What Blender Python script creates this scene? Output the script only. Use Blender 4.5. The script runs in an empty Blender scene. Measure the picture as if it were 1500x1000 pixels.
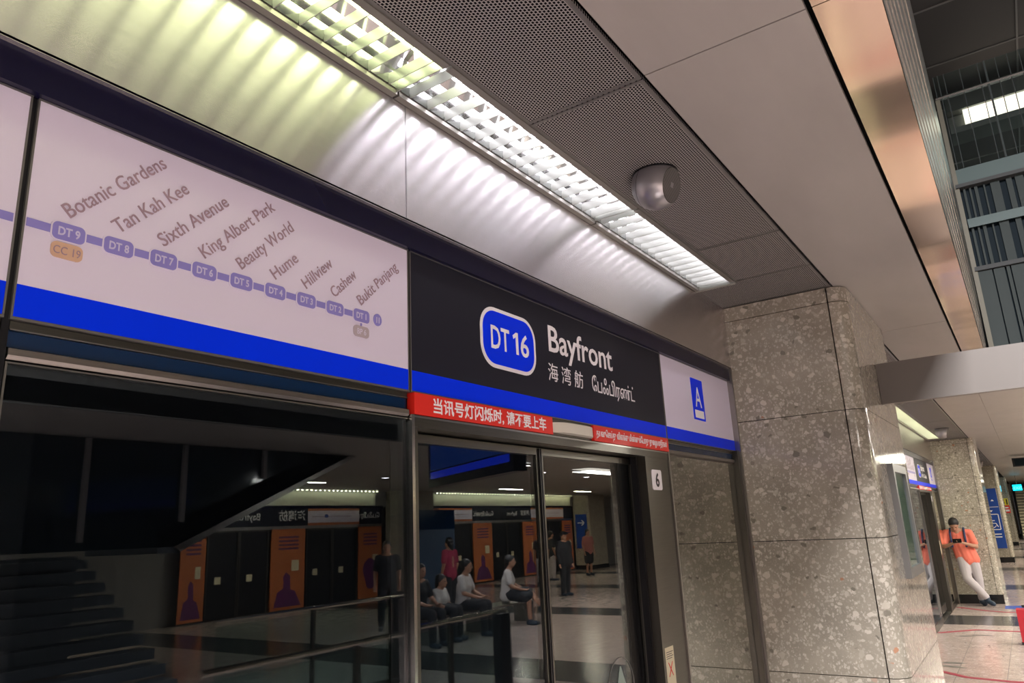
import bpy, bmesh, math, random
from mathutils import Vector, Matrix
R = math.radians
PI = math.pi
C = bpy.context.scene.collection
S = bpy.context.scene

# ------------------------------------------------------------------ camera
cam = bpy.data.cameras.new('camera'); camo = bpy.data.objects.new('camera', cam); C.objects.link(camo)
yaw, pit, rol = 0.97558867, 0.25385244, -0.04816443
f = Vector((math.sin(yaw)*math.cos(pit), math.cos(yaw)*math.cos(pit), math.sin(pit)))
rt = Vector((math.cos(yaw), -math.sin(yaw), 0)); up = rt.cross(f)
r2 = math.cos(rol)*rt + math.sin(rol)*up; u2 = -math.sin(rol)*rt + math.cos(rol)*up
camo.matrix_world = Matrix(((r2.x, u2.x, -f.x, 0), (r2.y, u2.y, -f.y, -1.5), (r2.z, u2.z, -f.z, 1.8), (0, 0, 0, 1)))
cam.sensor_width = 36; cam.lens = 1064.86/1500*36; cam.clip_start = .02; cam.clip_end = 300
S.camera = camo
# ------------------------------------------------------------------ world, exposure
w = bpy.data.worlds.new('world'); S.world = w; w.use_nodes = True
w.node_tree.nodes['Background'].inputs[0].default_value = (.80, .82, .9, 1)
w.node_tree.nodes['Background'].inputs[1].default_value = .12
S.view_settings.view_transform = 'Standard'; S.view_settings.look = 'None'
S.view_settings.exposure = 1.3; S.view_settings.gamma = 1; S.view_settings.use_curve_mapping = False
TUBE = 7.6          # emission of the fluorescent tubes
FILL = 68.0          # base watts of the added platform fill lights

def area(name, loc, sx, sy, watts, col, label=None, cat=None, rot=(0, 0, 0)):
    l = bpy.data.lights.new(name, 'AREA'); l.shape = 'RECTANGLE'; l.size = sx; l.size_y = sy; l.energy = watts; l.color = col
    o = bpy.data.objects.new(name, l); C.objects.link(o); o.location = loc; o.rotation_euler = rot
    return o
# fill lights added for general brightness (outside the frame, seen in the door glass)
for x in (-3, 12, 17, 24, 31):
    area('platform_fill', (x, -7.2, 3.12), 2.4, .5, FILL*1.3, (1, .93, .85))
for x in (22, 30, 38, 46):
    area('platform_fill', (x, -2.6, 3.15), 3.0, .5, FILL*1.0, (1, .93, .74))
for x in (10.4, 12.4, 14.4, 16.4):
    area('platform_fill', (x, -3.4, 3.17), .16, .16, FILL*.75, (1, .95, .84))  # small lights added to brighten the floor around the leaning man
for x in (5, 12, 21, 26):
    area('platform_fill', (x, -12.9, 3.17), 1.2, .2, FILL*.8, (1, .93, .7))  # added to brighten the opposite platform screen
# fill added in the void to brighten floor and pillar, and a concourse lamp
area('atrium_fill', (-2.5, -3.2, 7.9), 5, 2.5, 1600, (1, .96, .98))
area('concourse_lamp', (14, -6, 7.9), 3, 1, 120, (.9, 1, 1))

# ------------------------------------------------------------------ helpers
XF = [Matrix.Identity(4)]
def W(p):
    v = Vector((0, 0, 0)); 
    while p is not None: v = v + p.location; p = p.parent
    return v
def tag(o, label=None, cat=None, group=None, kind=None):
    if label: o['label'] = label
    if cat: o['category'] = cat
    if group: o['group'] = group
    if kind: o['kind'] = kind
    return o
def thing(name, label, cat, loc=(0, 0, 0), group=None):
    o = bpy.data.objects.new(name, None); C.objects.link(o); o.empty_display_size = .1
    o.location = XF[0] @ Vector(loc)
    return tag(o, label, cat, group)
def obj(name, bm, m, parent=None, label=None, smooth=None, bev=0):
    me = bpy.data.meshes.new(name)
    if bev:
        bmesh.ops.bevel(bm, geom=[e for e in bm.edges if len(e.link_faces) == 2 and e.calc_face_angle(0) > .6], offset=bev, segments=1, affect='EDGES', clamp_overlap=True)
    bm.to_mesh(me); bm.free()
    me.transform(XF[0])
    if parent is not None: me.transform(Matrix.Translation(-W(parent)))
    for mm in (m if isinstance(m, (list, tuple)) else [m]): me.materials.append(mm)
    if smooth is not None:
        me.polygons.foreach_set('use_smooth', [True]*len(me.polygons))
        if smooth < 180: me.set_sharp_from_angle(angle=R(smooth))
    o = bpy.data.objects.new(name, me); C.objects.link(o); o.parent = parent
    if label: o['label'] = label
    return o
def struct(name, bm, m, **k):
    o = obj(name, bm, m, **k); o['kind'] = 'structure'; return o
def BX(*bs, bm=None, mi=0):
    bm = bm or bmesh.new()
    for (x0, x1, y0, y1, z0, z1) in bs:
        v = [bm.verts.new(p) for p in ((x0, y0, z0), (x1, y0, z0), (x1, y1, z0), (x0, y1, z0), (x0, y0, z1), (x1, y0, z1), (x1, y1, z1), (x0, y1, z1))]
        for q in ((3, 2, 1, 0), (4, 5, 6, 7), (0, 1, 5, 4), (1, 2, 6, 5), (2, 3, 7, 6), (3, 0, 4, 7)):
            fc = bm.faces.new([v[i] for i in q]); fc.material_index = mi
    return bm
def PRISM(pts, a, b, axis, bm=None, mi=0):
    """closed polygon pts (2D) extruded from a to b along axis"""
    bm = bm or bmesh.new()
    def P(p, t):
        if axis == 'x': return (t, p[0], p[1])
        if axis == 'y': return (p[0], t, p[1])
        return (p[0], p[1], t)
    A = [bm.verts.new(P(p, a)) for p in pts]; B = [bm.verts.new(P(p, b)) for p in pts]
    n = len(pts); fs = []
    for i in range(n): fs.append(bm.faces.new((A[i], A[(i+1) % n], B[(i+1) % n], B[i])))
    fs.append(bm.faces.new(A[::-1])); fs.append(bm.faces.new(B))
    for fc in fs: fc.material_index = mi
    bmesh.ops.recalc_face_normals(bm, faces=fs)
    return bm
def STRIP(pts, a, b, bm=None):
    """open (y,z) profile swept along x"""
    bm = bm or bmesh.new()
    A = [bm.verts.new((a, *p)) for p in pts]; B = [bm.verts.new((b, *p)) for p in pts]
    for i in range(len(pts)-1): bm.faces.new((A[i], A[i+1], B[i+1], B[i]))
    return bm
def CYL(p0, p1, r0, r1=None, n=16, bm=None, caps=True):
    bm = bm or bmesh.new(); p0 = Vector(p0); p1 = Vector(p1); r1 = r0 if r1 is None else r1
    d = (p1-p0).normalized(); a = d.orthogonal().normalized(); b = d.cross(a)
    A, B = [], []
    for i in range(n):
        t = 2*PI*i/n; q = math.cos(t)*a + math.sin(t)*b
        A.append(bm.verts.new(p0+q*r0)); B.append(bm.verts.new(p1+q*r1))
    for i in range(n): bm.faces.new((A[i], A[(i+1) % n], B[(i+1) % n], B[i]))
    if caps: bm.faces.new(A[::-1]); bm.faces.new(B)
    return bm
def BALL(c, r, bm=None, n=16, sc=(1, 1, 1), rot=None):
    bm = bm or bmesh.new()
    m = Matrix.Translation(c) @ (rot.to_4x4() if rot else Matrix.Identity(4)) @ Matrix.Diagonal((r*sc[0], r*sc[1], r*sc[2], 1))
    bmesh.ops.create_uvsphere(bm, u_segments=n, v_segments=max(6, n*2//3), radius=1, matrix=m); return bm
def rrect(cx, cz, w_, h, r, n=6, slant=0):
    P = []
    for (sx, sz, a0) in ((1, -1, -90), (1, 1, 0), (-1, 1, 90), (-1, -1, 180)):
        for i in range(n+1):
            a = R(a0+90*i/n); P.append((cx+sx*(w_/2-r)+r*math.cos(a), cz+sz*(h/2-r)+r*math.sin(a)))
    return P
def plate(name, pts, y0, y1, m, parent, label=None):
    return obj(name, PRISM(pts, y0, y1, 'y'), m, parent, label)

def text(s, loc, size, m, parent, face='-y', sx=1.0, ang=0, bold=0.0, align='LEFT', name='lettering', sp=1.0):
    cu = bpy.data.curves.new(name, 'FONT'); cu.body = s; cu.size = size; cu.offset = bold; cu.align_x = align
    cu.resolution_u = 3; cu.extrude = .0004; cu.space_character = sp; cu.materials.append(m)
    o = bpy.data.objects.new(name, cu); C.objects.link(o); o.parent = parent
    rz = {'-y': 0, '-x': -PI/2, '+y': PI}[face]
    M = XF[0] @ Matrix.Translation(loc) @ Matrix.Rotation(rz, 4, 'Z') @ Matrix.Rotation(PI/2, 4, 'X') @ Matrix.Rotation(R(ang), 4, 'Z') @ Matrix.Diagonal((sx, 1, 1, 1))
    if parent is not None: M = Matrix.Translation(-W(parent)) @ M
    l, q, sc = M.decompose(); o.location = l; o.rotation_euler = q.to_euler(); o.scale = sc
    return o

# ------------------------------------------------------------------ materials
def mat(name, col, rough=.5, metal=0., spec=.5, emit=None, es=1., aniso=0., coat=0.):
    m = bpy.data.materials.new(name); m.use_nodes = True; b = m.node_tree.nodes['Principled BSDF']
    b.inputs['Base Color'].default_value = (*col, 1); b.inputs['Roughness'].default_value = rough
    b.inputs['Metallic'].default_value = metal; b.inputs['Specular IOR Level'].default_value = spec
    if coat: b.inputs['Coat Weight'].default_value = coat; b.inputs['Coat Roughness'].default_value = .05
    if emit: b.inputs['Emission Color'].default_value = (*emit, 1); b.inputs['Emission Strength'].default_value = es
    return m
def N(m, t, **k):
    n = m.node_tree.nodes.new(t)
    for a, b in k.items(): setattr(n, a, b)
    return n
def L(m, a, b): m.node_tree.links.new(a, b)
def B(m): return m.node_tree.nodes['Principled BSDF']
def math_(m, op, a, b=None, clamp=False):
    n = N(m, 'ShaderNodeMath', operation=op); n.use_clamp = clamp
    for i, v in enumerate((a, b)):
        if v is None: continue
        if isinstance(v, (int, float)): n.inputs[i].default_value = v
        else: L(m, v, n.inputs[i])
    return n.outputs[0]
def mixc(m, fac, a, b):
    n = N(m, 'ShaderNodeMix', data_type='RGBA')
    for i, v in ((0, fac), (6, a), (7, b)):
        if isinstance(v, (int, float)): n.inputs[i].default_value = v
        elif isinstance(v, tuple): n.inputs[i].default_value = (*v, 1)
        else: L(m, v, n.inputs[i])
    return n.outputs[2]

def stone(name, base, chip, chip2, rough, sc=1.0, amount=.5, spec=.5):
    m = mat(name, base, rough, spec=spec)
    g = N(m, 'ShaderNodeNewGeometry'); no = N(m, 'ShaderNodeTexNoise'); no.inputs['Scale'].default_value = 26*sc; no.inputs['Detail'].default_value = 3
    L(m, g.outputs['Position'], no.inputs['Vector'])
    vm = N(m, 'ShaderNodeVectorMath', operation='MULTIPLY_ADD'); L(m, no.outputs['Color'], vm.inputs[0]); vm.inputs[1].default_value = (.035/sc,)*3; L(m, g.outputs['Position'], vm.inputs[2])
    def layer(scale, thr, size, st):
        mp = N(m, 'ShaderNodeMapping'); mp.inputs['Scale'].default_value = st; L(m, vm.outputs[0], mp.inputs['Vector'])
        v = N(m, 'ShaderNodeTexVoronoi'); v.inputs['Scale'].default_value = scale*sc; v.inputs['Randomness'].default_value = 1; L(m, mp.outputs[0], v.inputs['Vector'])
        sp = N(m, 'ShaderNodeSeparateColor'); L(m, v.outputs['Color'], sp.inputs[0])
        pick = math_(m, 'GREATER_THAN', sp.outputs[0], thr)
        siz = math_(m, 'MULTIPLY', sp.outputs[1], size)
        ed = math_(m, 'SUBTRACT', math_(m, 'ADD', siz, size*.35), v.outputs['Distance'])
        ed = math_(m, 'MULTIPLY', ed, 14, True)
        return math_(m, 'MULTIPLY', pick, ed), sp
    f1, s1 = layer(24, 1-amount*.62, .50, (1, 1, 1.25)); f2, s2 = layer(62, 1-amount*1.15, .50, (1.2, 1, .8)); f3, s3 = layer(150, .42, .5, (1, 1, 1))
    n2 = N(m, 'ShaderNodeTexNoise'); n2.inputs['Scale'].default_value = 5; n2.inputs['Detail'].default_value = 6; L(m, g.outputs['Position'], n2.inputs['Vector'])
    dark = tuple(c*.62 for c in base)
    c0 = mixc(m, n2.outputs['Fac'], dark, tuple(min(1, c*1.35) for c in base))
    c0 = mixc(m, math_(m, 'MULTIPLY', f3, .35), c0, chip2)
    cc = mixc(m, s2.outputs[2], chip2, chip)
    c1 = mixc(m, math_(m, 'MULTIPLY', f2, .75), c0, cc)
    rr = N(m, 'ShaderNodeValToRGB'); L(m, s1.outputs[2], rr.inputs[0]); e = rr.color_ramp.elements
    e[0].position = 0; e[0].color = (*tuple(c*.5 for c in base), 1); e[1].position = 1; e[1].color = (*chip, 1)
    for p_, c_ in ((.10, tuple(c*.55 for c in base)), (.13, chip2), (.6, chip), (.955, chip), (.965, (.42, .19, .10)), (.985, (.36, .2, .13)), (.99, chip)):
        q = e.new(p_); q.color = (*c_, 1)
    c2 = mixc(m, math_(m, 'MULTIPLY', f1, .85), c1, rr.outputs[0])
    L(m, c2, B(m).inputs['Base Color'])
    return m

M = {}
M['stone'] = stone('pillar stone', (.33, .30, .24), (.60, .55, .465), (.43, .39, .32), .09, 1.05, .72)
M['skirt'] = mat('black skirting stone', (.01, .011, .012), .15)
M['floor'] = stone('floor terrazzo', (.44, .35, .315), (.62, .53, .49), (.50, .41, .375), .16, .9, .5)
M['floor_d'] = stone('dark floor tile', (.045, .043, .047), (.09, .09, .09), (.06, .06, .06), .16, .9, .4)
M['joint'] = mat('tile joint', (.12, .1, .1), .8)
M['gap'] = mat('dark joint', (.008, .008, .01), .7)
M['black'] = mat('black rubber', (.004, .004, .006), .35)
M['navy'] = mat('dark navy gloss', (.005, .005, .026), .25, spec=.3)
M['navy2'] = mat('navy glass strip', (.002, .022, .075), .12)
def brushed(name, col, rough, metal, an, seed=1., dark=.75, tangent='Z'):
    m = mat(name, col, rough, metal)
    g = N(m, 'ShaderNodeNewGeometry'); mp = N(m, 'ShaderNodeMapping'); mp.inputs['Scale'].default_value = (3, 160, 160); L(m, g.outputs['Position'], mp.inputs[0])
    n = N(m, 'ShaderNodeTexNoise'); n.inputs['Scale'].default_value = 2.2; n.inputs['Detail'].default_value = 4; L(m, mp.outputs[0], n.inputs['Vector'])
    L(m, mixc(m, n.outputs['Fac'], tuple(c*dark for c in col), tuple(min(1, c*1.12) for c in col)), B(m).inputs['Base Color'])
    if an:
        B(m).inputs['Anisotropic'].default_value = an
        cx = N(m, 'ShaderNodeCombineXYZ'); cx.inputs[2].default_value = 1.0
        L(m, cx.outputs[0], B(m).inputs['Tangent'])
    bu = N(m, 'ShaderNodeBump'); bu.inputs['Strength'].default_value = .03; bu.inputs['Distance'].default_value = .001; L(m, n.outputs['Fac'], bu.inputs['Height']); L(m, bu.outputs[0], B(m).inputs['Normal'])
    return m
M['panel'] = brushed('brushed steel bulkhead', (.80, .77, .80), .27, 1.0, 1.0)
M['steel'] = brushed('brushed steel', (.42, .40, .37), .28, 1.0, 0)
M['bronze'] = brushed('dark bronze steel', (.16, .15, .13), .30, 1.0, 0)
M['bright'] = mat('polished steel', (.80, .76, .70), .16, 1.0)
M['grey'] = mat('grey metal', (.20, .195, .185), .38, .6)
M['trim'] = mat('grey fixture trim', (.24, .23, .21), .35, .5)
M['warmsteel'] = mat('warm tinted mirror steel', (.86, .66, .53), .10, 1.0)  # warmth reflected from the floor is put into the steel colour
def warmsteel_ripple():
    m = M['warmsteel']; n = N(m, 'ShaderNodeTexNoise'); n.inputs['Scale'].default_value = 2.3; n.inputs['Detail'].default_value = 1
    g = N(m, 'ShaderNodeNewGeometry'); L(m, g.outputs['Position'], n.inputs['Vector'])
    bu = N(m, 'ShaderNodeBump'); bu.inputs['Strength'].default_value = .25; bu.inputs['Distance'].default_value = .012
    L(m, n.outputs['Fac'], bu.inputs['Height']); L(m, bu.outputs[0], B(m).inputs['Normal'])
warmsteel_ripple()
def ceilmat():
    m = mat('painted ceiling panel', (.36, .335, .29), .42)
    n = N(m, 'ShaderNodeTexNoise'); n.inputs['Scale'].default_value = 2.2; n.inputs['Detail'].default_value = 6; n.inputs['Roughness'].default_value = .6
    g = N(m, 'ShaderNodeNewGeometry'); mp = N(m, 'ShaderNodeMapping'); mp.inputs['Scale'].default_value = (.6, 1.6, 1); L(m, g.outputs['Position'], mp.inputs[0]); L(m, mp.outputs[0], n.inputs['Vector'])
    L(m, mixc(m, n.outputs['Fac'], (.29, .27, .245), (.40, .375, .345)), B(m).inputs['Base Color'])
    return m
M['ceil'] = ceilmat()
def perfmat():
    m = mat('perforated ceiling panel', (.27, .265, .25), .4, .2)
    g = N(m, 'ShaderNodeNewGeometry'); s = N(m, 'ShaderNodeSeparateXYZ'); L(m, g.outputs['Position'], s.inputs[0])
    px, py = .0125, .0100
    u = math_(m, 'DIVIDE', s.outputs[0], px); v = math_(m, 'DIVIDE', s.outputs[1], py)
    col = math_(m, 'FLOOR', v); odd = math_(m, 'MULTIPLY', math_(m, 'MODULO', math_(m, 'ABSOLUTE', col), 2.0), .5)
    fu = math_(m, 'ABSOLUTE', math_(m, 'SUBTRACT', math_(m, 'FRACT', math_(m, 'ADD', u, odd)), .5))
    fv = math_(m, 'ABSOLUTE', math_(m, 'SUBTRACT', math_(m, 'FRACT', v), .5))
    d = math_(m, 'MAXIMUM', math_(m, 'MULTIPLY', fu, 1.0), math_(m, 'MULTIPLY', fv, 1.02))
    hole = math_(m, 'LESS_THAN', d, .345)
    L(m, mixc(m, hole, (.34, .325, .31), (.006, .006, .008)), B(m).inputs['Base Color'])
    L(m, math_(m, 'SUBTRACT', .5, math_(m, 'MULTIPLY', hole, .5)), B(m).inputs['Specular IOR Level'])
    L(m, math_(m, 'MULTIPLY', math_(m, 'SUBTRACT', 1.0, hole), .2), B(m).inputs['Metallic'])
    return m
M['perf'] = perfmat()
def glassmat(name, tint, refl, rough=0.0, ior=1.5, gc=(.86, .92, 1, 1)):
    m = bpy.data.materials.new(name); m.use_nodes = True; nt = m.node_tree; nt.nodes.clear()
    o = nt.nodes.new('ShaderNodeOutputMaterial'); t = nt.nodes.new('ShaderNodeBsdfTransparent'); gl = nt.nodes.new('ShaderNodeBsdfGlossy')
    t.inputs[0].default_value = (*tint, 1); gl.inputs['Roughness'].default_value = rough; gl.inputs[0].default_value = gc
    fr = nt.nodes.new('ShaderNodeFresnel'); gg = nt.nodes.new('ShaderNodeNewGeometry')
    io = nt.nodes.new('ShaderNodeMath'); io.operation = 'MULTIPLY_ADD'; L(m, gg.outputs['Backfacing'], io.inputs[0]); io.inputs[1].default_value = 1/ior-ior; io.inputs[2].default_value = ior; L(m, io.outputs[0], fr.inputs[0])
    a = nt.nodes.new('ShaderNodeMath'); a.operation = 'MULTIPLY_ADD'; a.use_clamp = True; L(m, fr.outputs[0], a.inputs[0]); a.inputs[1].default_value = refl; a.inputs[2].default_value = .015
    mx = nt.nodes.new('ShaderNodeMixShader'); L(m, a.outputs[0], mx.inputs[0]); L(m, t.outputs[0], mx.inputs[1]); L(m, gl.outputs[0], mx.inputs[2]); L(m, mx.outputs[0], o.inputs[0])
    return m
M['glass'] = glassmat('door glass', (.72, .76, .78), .85, ior=1.6)
M['sticker'] = mat('pale green sticker', (.35, .45, .40), .5)
M['glass3'] = glassmat('right leaf glass', (.72, .76, .78), .95, ior=1.6, gc=(.95, .95, .92, 1))
M['glass2'] = glassmat('coated door glass', (.72, .76, .78), 2.4, ior=1.7, gc=(.97, .96, .88, 1))
M['clear'] = glassmat('clear balustrade glass', (.80, .90, .88), 1.0)
M['bulk2'] = mat('satin bulkhead', (.72, .72, .60), .5, .2)
M['sign'] = mat('white sign panel', (.74, .685, .84), .35, coat=.0)
M['blue'] = mat('sign blue', (.0, .034, 1.0), .4, spec=.12)
M['dark'] = mat('charcoal sign panel', (.014, .015, .026), .45, spec=.25)
M['white'] = mat('white lettering', (.93, .90, .93), .5)
M['red'] = mat('red notice', (.78, .022, .012), .4)
M['map'] = mat('map capsule violet', (.265, .235, .61), .4)
M['maptext'] = mat('map station lettering', (.36, .25, .31), .5)
M['mapnum'] = mat('map capsule lettering', (.60, .56, .78), .5)
M['maporange'] = mat('interchange capsule orange', (.66, .43, .30), .4)
M['mapgrey'] = mat('interchange capsule grey', (.47, .40, .44), .4)
M['cream'] = mat('cream plastic lamp cover', (.70, .67, .58), .35)
M['offwhite'] = mat('satin aluminium louvre', (.55, .57, .54), .35, .8)
M['reflector'] = mat('aluminium reflector', (.50, .51, .51), .10, 1.0)
def tubemat(n, c, s):
    m = bpy.data.materials.new(n); m.use_nodes = True; b = B(m); b.inputs['Base Color'].default_value = (.8, .8, .8, 1)
    b.inputs['Emission Color'].default_value = (*c, 1); b.inputs['Emission Strength'].default_value = s; return m
M['tube_y'] = tubemat('yellowish tube', (.93, 1.0, .52), TUBE*.8)
M['tube_w'] = tubemat('white tube', (1, .93, 1.0), TUBE)
M['tube_f'] = tubemat('far yellow tube', (1, .97, .60), TUBE*2.2)
M['orange'] = mat('orange advertisement', (.58, .17, .055), .4)
M['purple'] = mat('purple print', (.14, .03, .13), .4)
M['ivory'] = mat('ivory print', (.8, .72, .5), .4)
M['bluesign'] = mat('blue information sign', (.005, .06, .36), .4)
M['yellow'] = mat('yellow sign', (.9, .72, .02), .4)
M['screen'] = mat('display screen', (.01, .01, .02), .2, emit=(.0, .05, .30), es=.35)
M['screenbar'] = mat('display blue bar', (0, 0, 0), .2, emit=(.02, .06, 1.0), es=.4)
M['exit'] = mat('lit exit sign', (.0, .3, .4), .3, emit=(.0, .62, .85), es=1.0)
M['tealband'] = mat('pale teal glass and glare', (.06, .10, .095), .45, spec=.3)
M['fin'] = mat('grey green fin', (.05, .062, .06), .6, spec=.15)
M['findark'] = mat('dark recess glass', (.008, .016, .022), .6, spec=.1)
M['updark'] = mat('dark upper ceiling', (.085, .077, .075), .7)
M['upline'] = mat('upper ceiling grid bar', (.22, .21, .205), .6)
M['upwall'] = mat('upper concourse wall', (.11, .105, .09), .6)
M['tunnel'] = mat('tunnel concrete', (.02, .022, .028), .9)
M['warmglow'] = mat('warm concourse light', (.5, .45, .4), .5, emit=(1, .82, .66), es=1.0)
M['silver'] = mat('silver painted shell', (.36, .35, .36), .30, .7)
M['mesh'] = mat('dark speaker grille', (.06, .055, .05), .5)
M['rail'] = mat('handrail steel', (.75, .68, .55), .15, 1.0)
M['stairgrey'] = mat('stair grey', (.10, .12, .14), .5)
M['wallgrey'] = mat('grey wall', (.22, .21, .2), .6)
# people
M['skin'] = mat('skin', (.42, .22, .14), .5); M['hair'] = mat('black hair', (.012, .01, .01), .5)
M['salmon'] = mat('salmon cotton', (.80, .20, .14), .85, spec=.2); M['pants'] = mat('light grey cotton', (.46, .42, .43), .9, spec=.2)
M['shoe'] = mat('navy shoe', (.015, .03, .055), .5); M['strap'] = mat('navy strap', (.02, .035, .10), .6); M['phone'] = mat('phone black', (.01, .01, .01), .1)
M['crose'] = mat('rose cloth', (.40, .15, .13), .8); M['cblack'] = mat('black cloth', (.012, .013, .018), .8); M['cwhite'] = mat('white cloth', (.55, .52, .50), .85); M['cpink'] = mat('maroon cloth', (.30, .02, .06), .8)
M['eye'] = mat('eye', (.02, .015, .01), .2); M['lip'] = mat('lips', (.36, .13, .1), .5)

# ------------------------------------------------------------------ setting: floor
ZC = 3.185
fl = struct('floor', BX((-12, 80, -15.6, 0.0, -.1, -.004), (-12, 80, 0.0, .02, -.1, -.004)), M['joint'])
def isdark(x):
    for b0 in (-4.0, 2.1, 8.2, 14.3, 20.4, 26.4, 32.4, 38.4, 44.4):
        if b0-.01 <= x < b0+1.2: return True
    return False
# tiles near the near platform edge, one object each; larger fields beyond
TX, TY = .61, .48
tm = {}
tile_meshes = []
i0 = -2
for i in range(0, 29):
    for j in range(5):
        x0 = 2.1-2*TX + i*TX; y1 = -.012 - j*TY
        dk = isdark(x0+.02)
        if (dk) not in tm:
            o = obj('floor_tile', BX((.0025, TX-.0025, -TY+.0025, -.0025, -.012, 0)), M['floor_d' if dk else 'floor'], fl, 'dark grey floor tile' if dk else None); tm[dk] = o.data
            o.location = (x0, y1, 0)
        else:
            o = bpy.data.objects.new('floor_tile', tm[dk]); C.objects.link(o); o.parent = fl; o.location = (x0, y1, 0)
            if dk: o['label'] = 'dark grey floor tile'
bmL, bmD = bmesh.new(), bmesh.new()
xe = 2.1-2*TX+29*TX
def field(x0, x1, y0, y1, sx=1.22, sy=.96):
    x = x0
    while x < x1-.01:
        xx = min(x+sx, x1); dk = isdark(x+.02)
        y = y0
        while y > y1+.01:
            yy = max(y-sy, y1)
            BX((x+.003, xx-.003, yy+.003, y-.003, -.012, 0), bm=bmD if dk else bmL); y = yy
        x = xx
# column widths chosen so that the dark bands start on a joint
for k, b0 in enumerate((-4.0, 2.1, 8.2, 14.3, 20.4, 26.4, 32.4, 38.4, 44.4)):
    nxt = (-4.0, 2.1, 8.2, 14.3, 20.4, 26.4, 32.4, 38.4, 44.4, 80)[k+1]
    y0 = -.012-5*TY if b0 < 18 else -.012
    if b0 == 14.3:
        field(14.3, xe-.0, -.012-5*TY, -15.5); field(xe, 20.4, -.012, -15.5)
    else: field(b0, b0+1.2, y0, -15.5); field(b0+1.2, nxt, y0, -15.5)
field(-12, -4, -.012, -15.5)
tag(obj('floor_tile_field', bmL, M['floor'], fl), kind='stuff'); tag(obj('dark_tile_field', bmD, M['floor_d'], fl), kind='stuff')
struct('trim_1', BX((-12, 80, -.012, .0, -.02, .003)), M['bright'])     # platform edge nosing

# ------------------------------------------------------------------ setting: ceiling
ce = struct('ceiling', BX((-8, 80, -1.24, 3, ZC+.16, ZC+.26), (9.1, 80, -15.6, -1.24, ZC+.03, ZC+.26), (-8, 9.1, -15.6, -6.2, ZC+.02, ZC+.26)), M['gap'])
def perf_panel(x0, x1, y0, y1):
    bm = BX((x0+.003, x1-.003, y0, y1, ZC, ZC+.012))
    bw = .014
    for b_ in ((x0+.003, x1-.003, y0, y0+bw, ZC-.0015, ZC), (x0+.003, x1-.003, y1-bw, y1, ZC-.0015, ZC), (x0+.003, x0+bw+.003, y0, y1, ZC-.0016, ZC), (x1-bw-.003, x1-.003, y0, y1, ZC-.0016, ZC)):
        BX(b_, bm=bm, mi=1)
    obj('perforated_panel', bm, [M['perf'], M['grey']], ce, 'grey perforated metal ceiling panel')
xs = [-5.2, -3.6, -2.05, -.45, .365, 1.962, 3.565]
for a, b in zip([-5.25, -3.65, -2.05, -.45+.0, 1.962-1.6+.0][:0], []): pass
for a in (-6.04, -4.44, -2.84, -1.24, .36, 1.96): perf_panel(a, a+1.6, -.727, -.292)
perf_panel(3.56, 4.205, -.727, -.292); perf_panel(4.205, 4.715, -.727, -.035)
for a, b in ((6.4, 8.2), (8.2, 10.9), (10.9, 13.6), (13.6, 15.6), (15.6, 16.885)): perf_panel(a, b, -.727, -.292)
perf_panel(16.885, 17.38, -.727, -.035)
for a in (19.1, 22.8, 26.4): perf_panel(a, a+3.6, -.727, -.035)
for a, b in ((-6.65, -2.35), (-2.35, 1.95), (1.95, 6.28), (6.28, 9.1)):
    obj('ceiling_panel', BX((a+.003, b-.003, -1.235, -.740, ZC, ZC+.02)), M['ceil'], ce)
a = 9.1
while a < 79:
    b = a+4.3; obj('ceiling_panel', BX((a+.003, b-.003, -1.235, -.740, ZC, ZC+.02)), M['ceil'], ce)
    for y0 in (-3.6, -6.0, -8.4, -10.8, -13.2, -15.6):
        obj('ceiling_panel', BX((a+.003, b-.003, y0+.003, min(-1.238, y0+2.397), ZC, ZC+.02)), M['ceil'], ce)
    a = b
a = -8
while a < 9:
    b = min(a+4.275, 9.1)
    for y0 in (-8.6, -11.0, -13.3, -15.6): obj('ceiling_panel', BX((a+.003, b-.003, y0+.003, y0+2.39, ZC-.002, ZC+.02)), M['ceil'], ce)
    a = b
for a, b in ((-6.65, -2.35), (-2.35, 1.95), (1.95, 8.98)):
    obj('edge_panel', BX((a+.002, b-.002, -1.418, -1.252, ZC-.002, ZC+.02)), M['warmsteel'], ce, 'mirror steel edge panel with the warm floor reflection tinted in')
# pillars' zone ceiling strips between pillar backs
obj('ceiling_panel', BX((4.715, 6.4, -.727, .02, ZC+.004, ZC+.02)), M['ceil'], ce)
# stepped steel fascia along the void edge
prof = [(-1.420, ZC), (-1.4215, 3.24), (-1.426, 3.24), (-1.4265, 3.33), (-1.431, 3.33), (-1.4315, 3.44), (-1.4355, 3.44), (-1.436, 3.62), (-1.4405, 3.62), (-1.441, 3.85), (-1.446, 3.85), (-1.4465, 4.2), (-1.4515, 4.2), (-1.452, 5.45)]
fz = struct('trim_2', STRIP(prof, -6.6, 8.97), M['steel'])
struct('trim_3', BX((-6.6, 9.0, -1.40, -1.25, ZC+.03, 5.45)), M['gap'])

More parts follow.
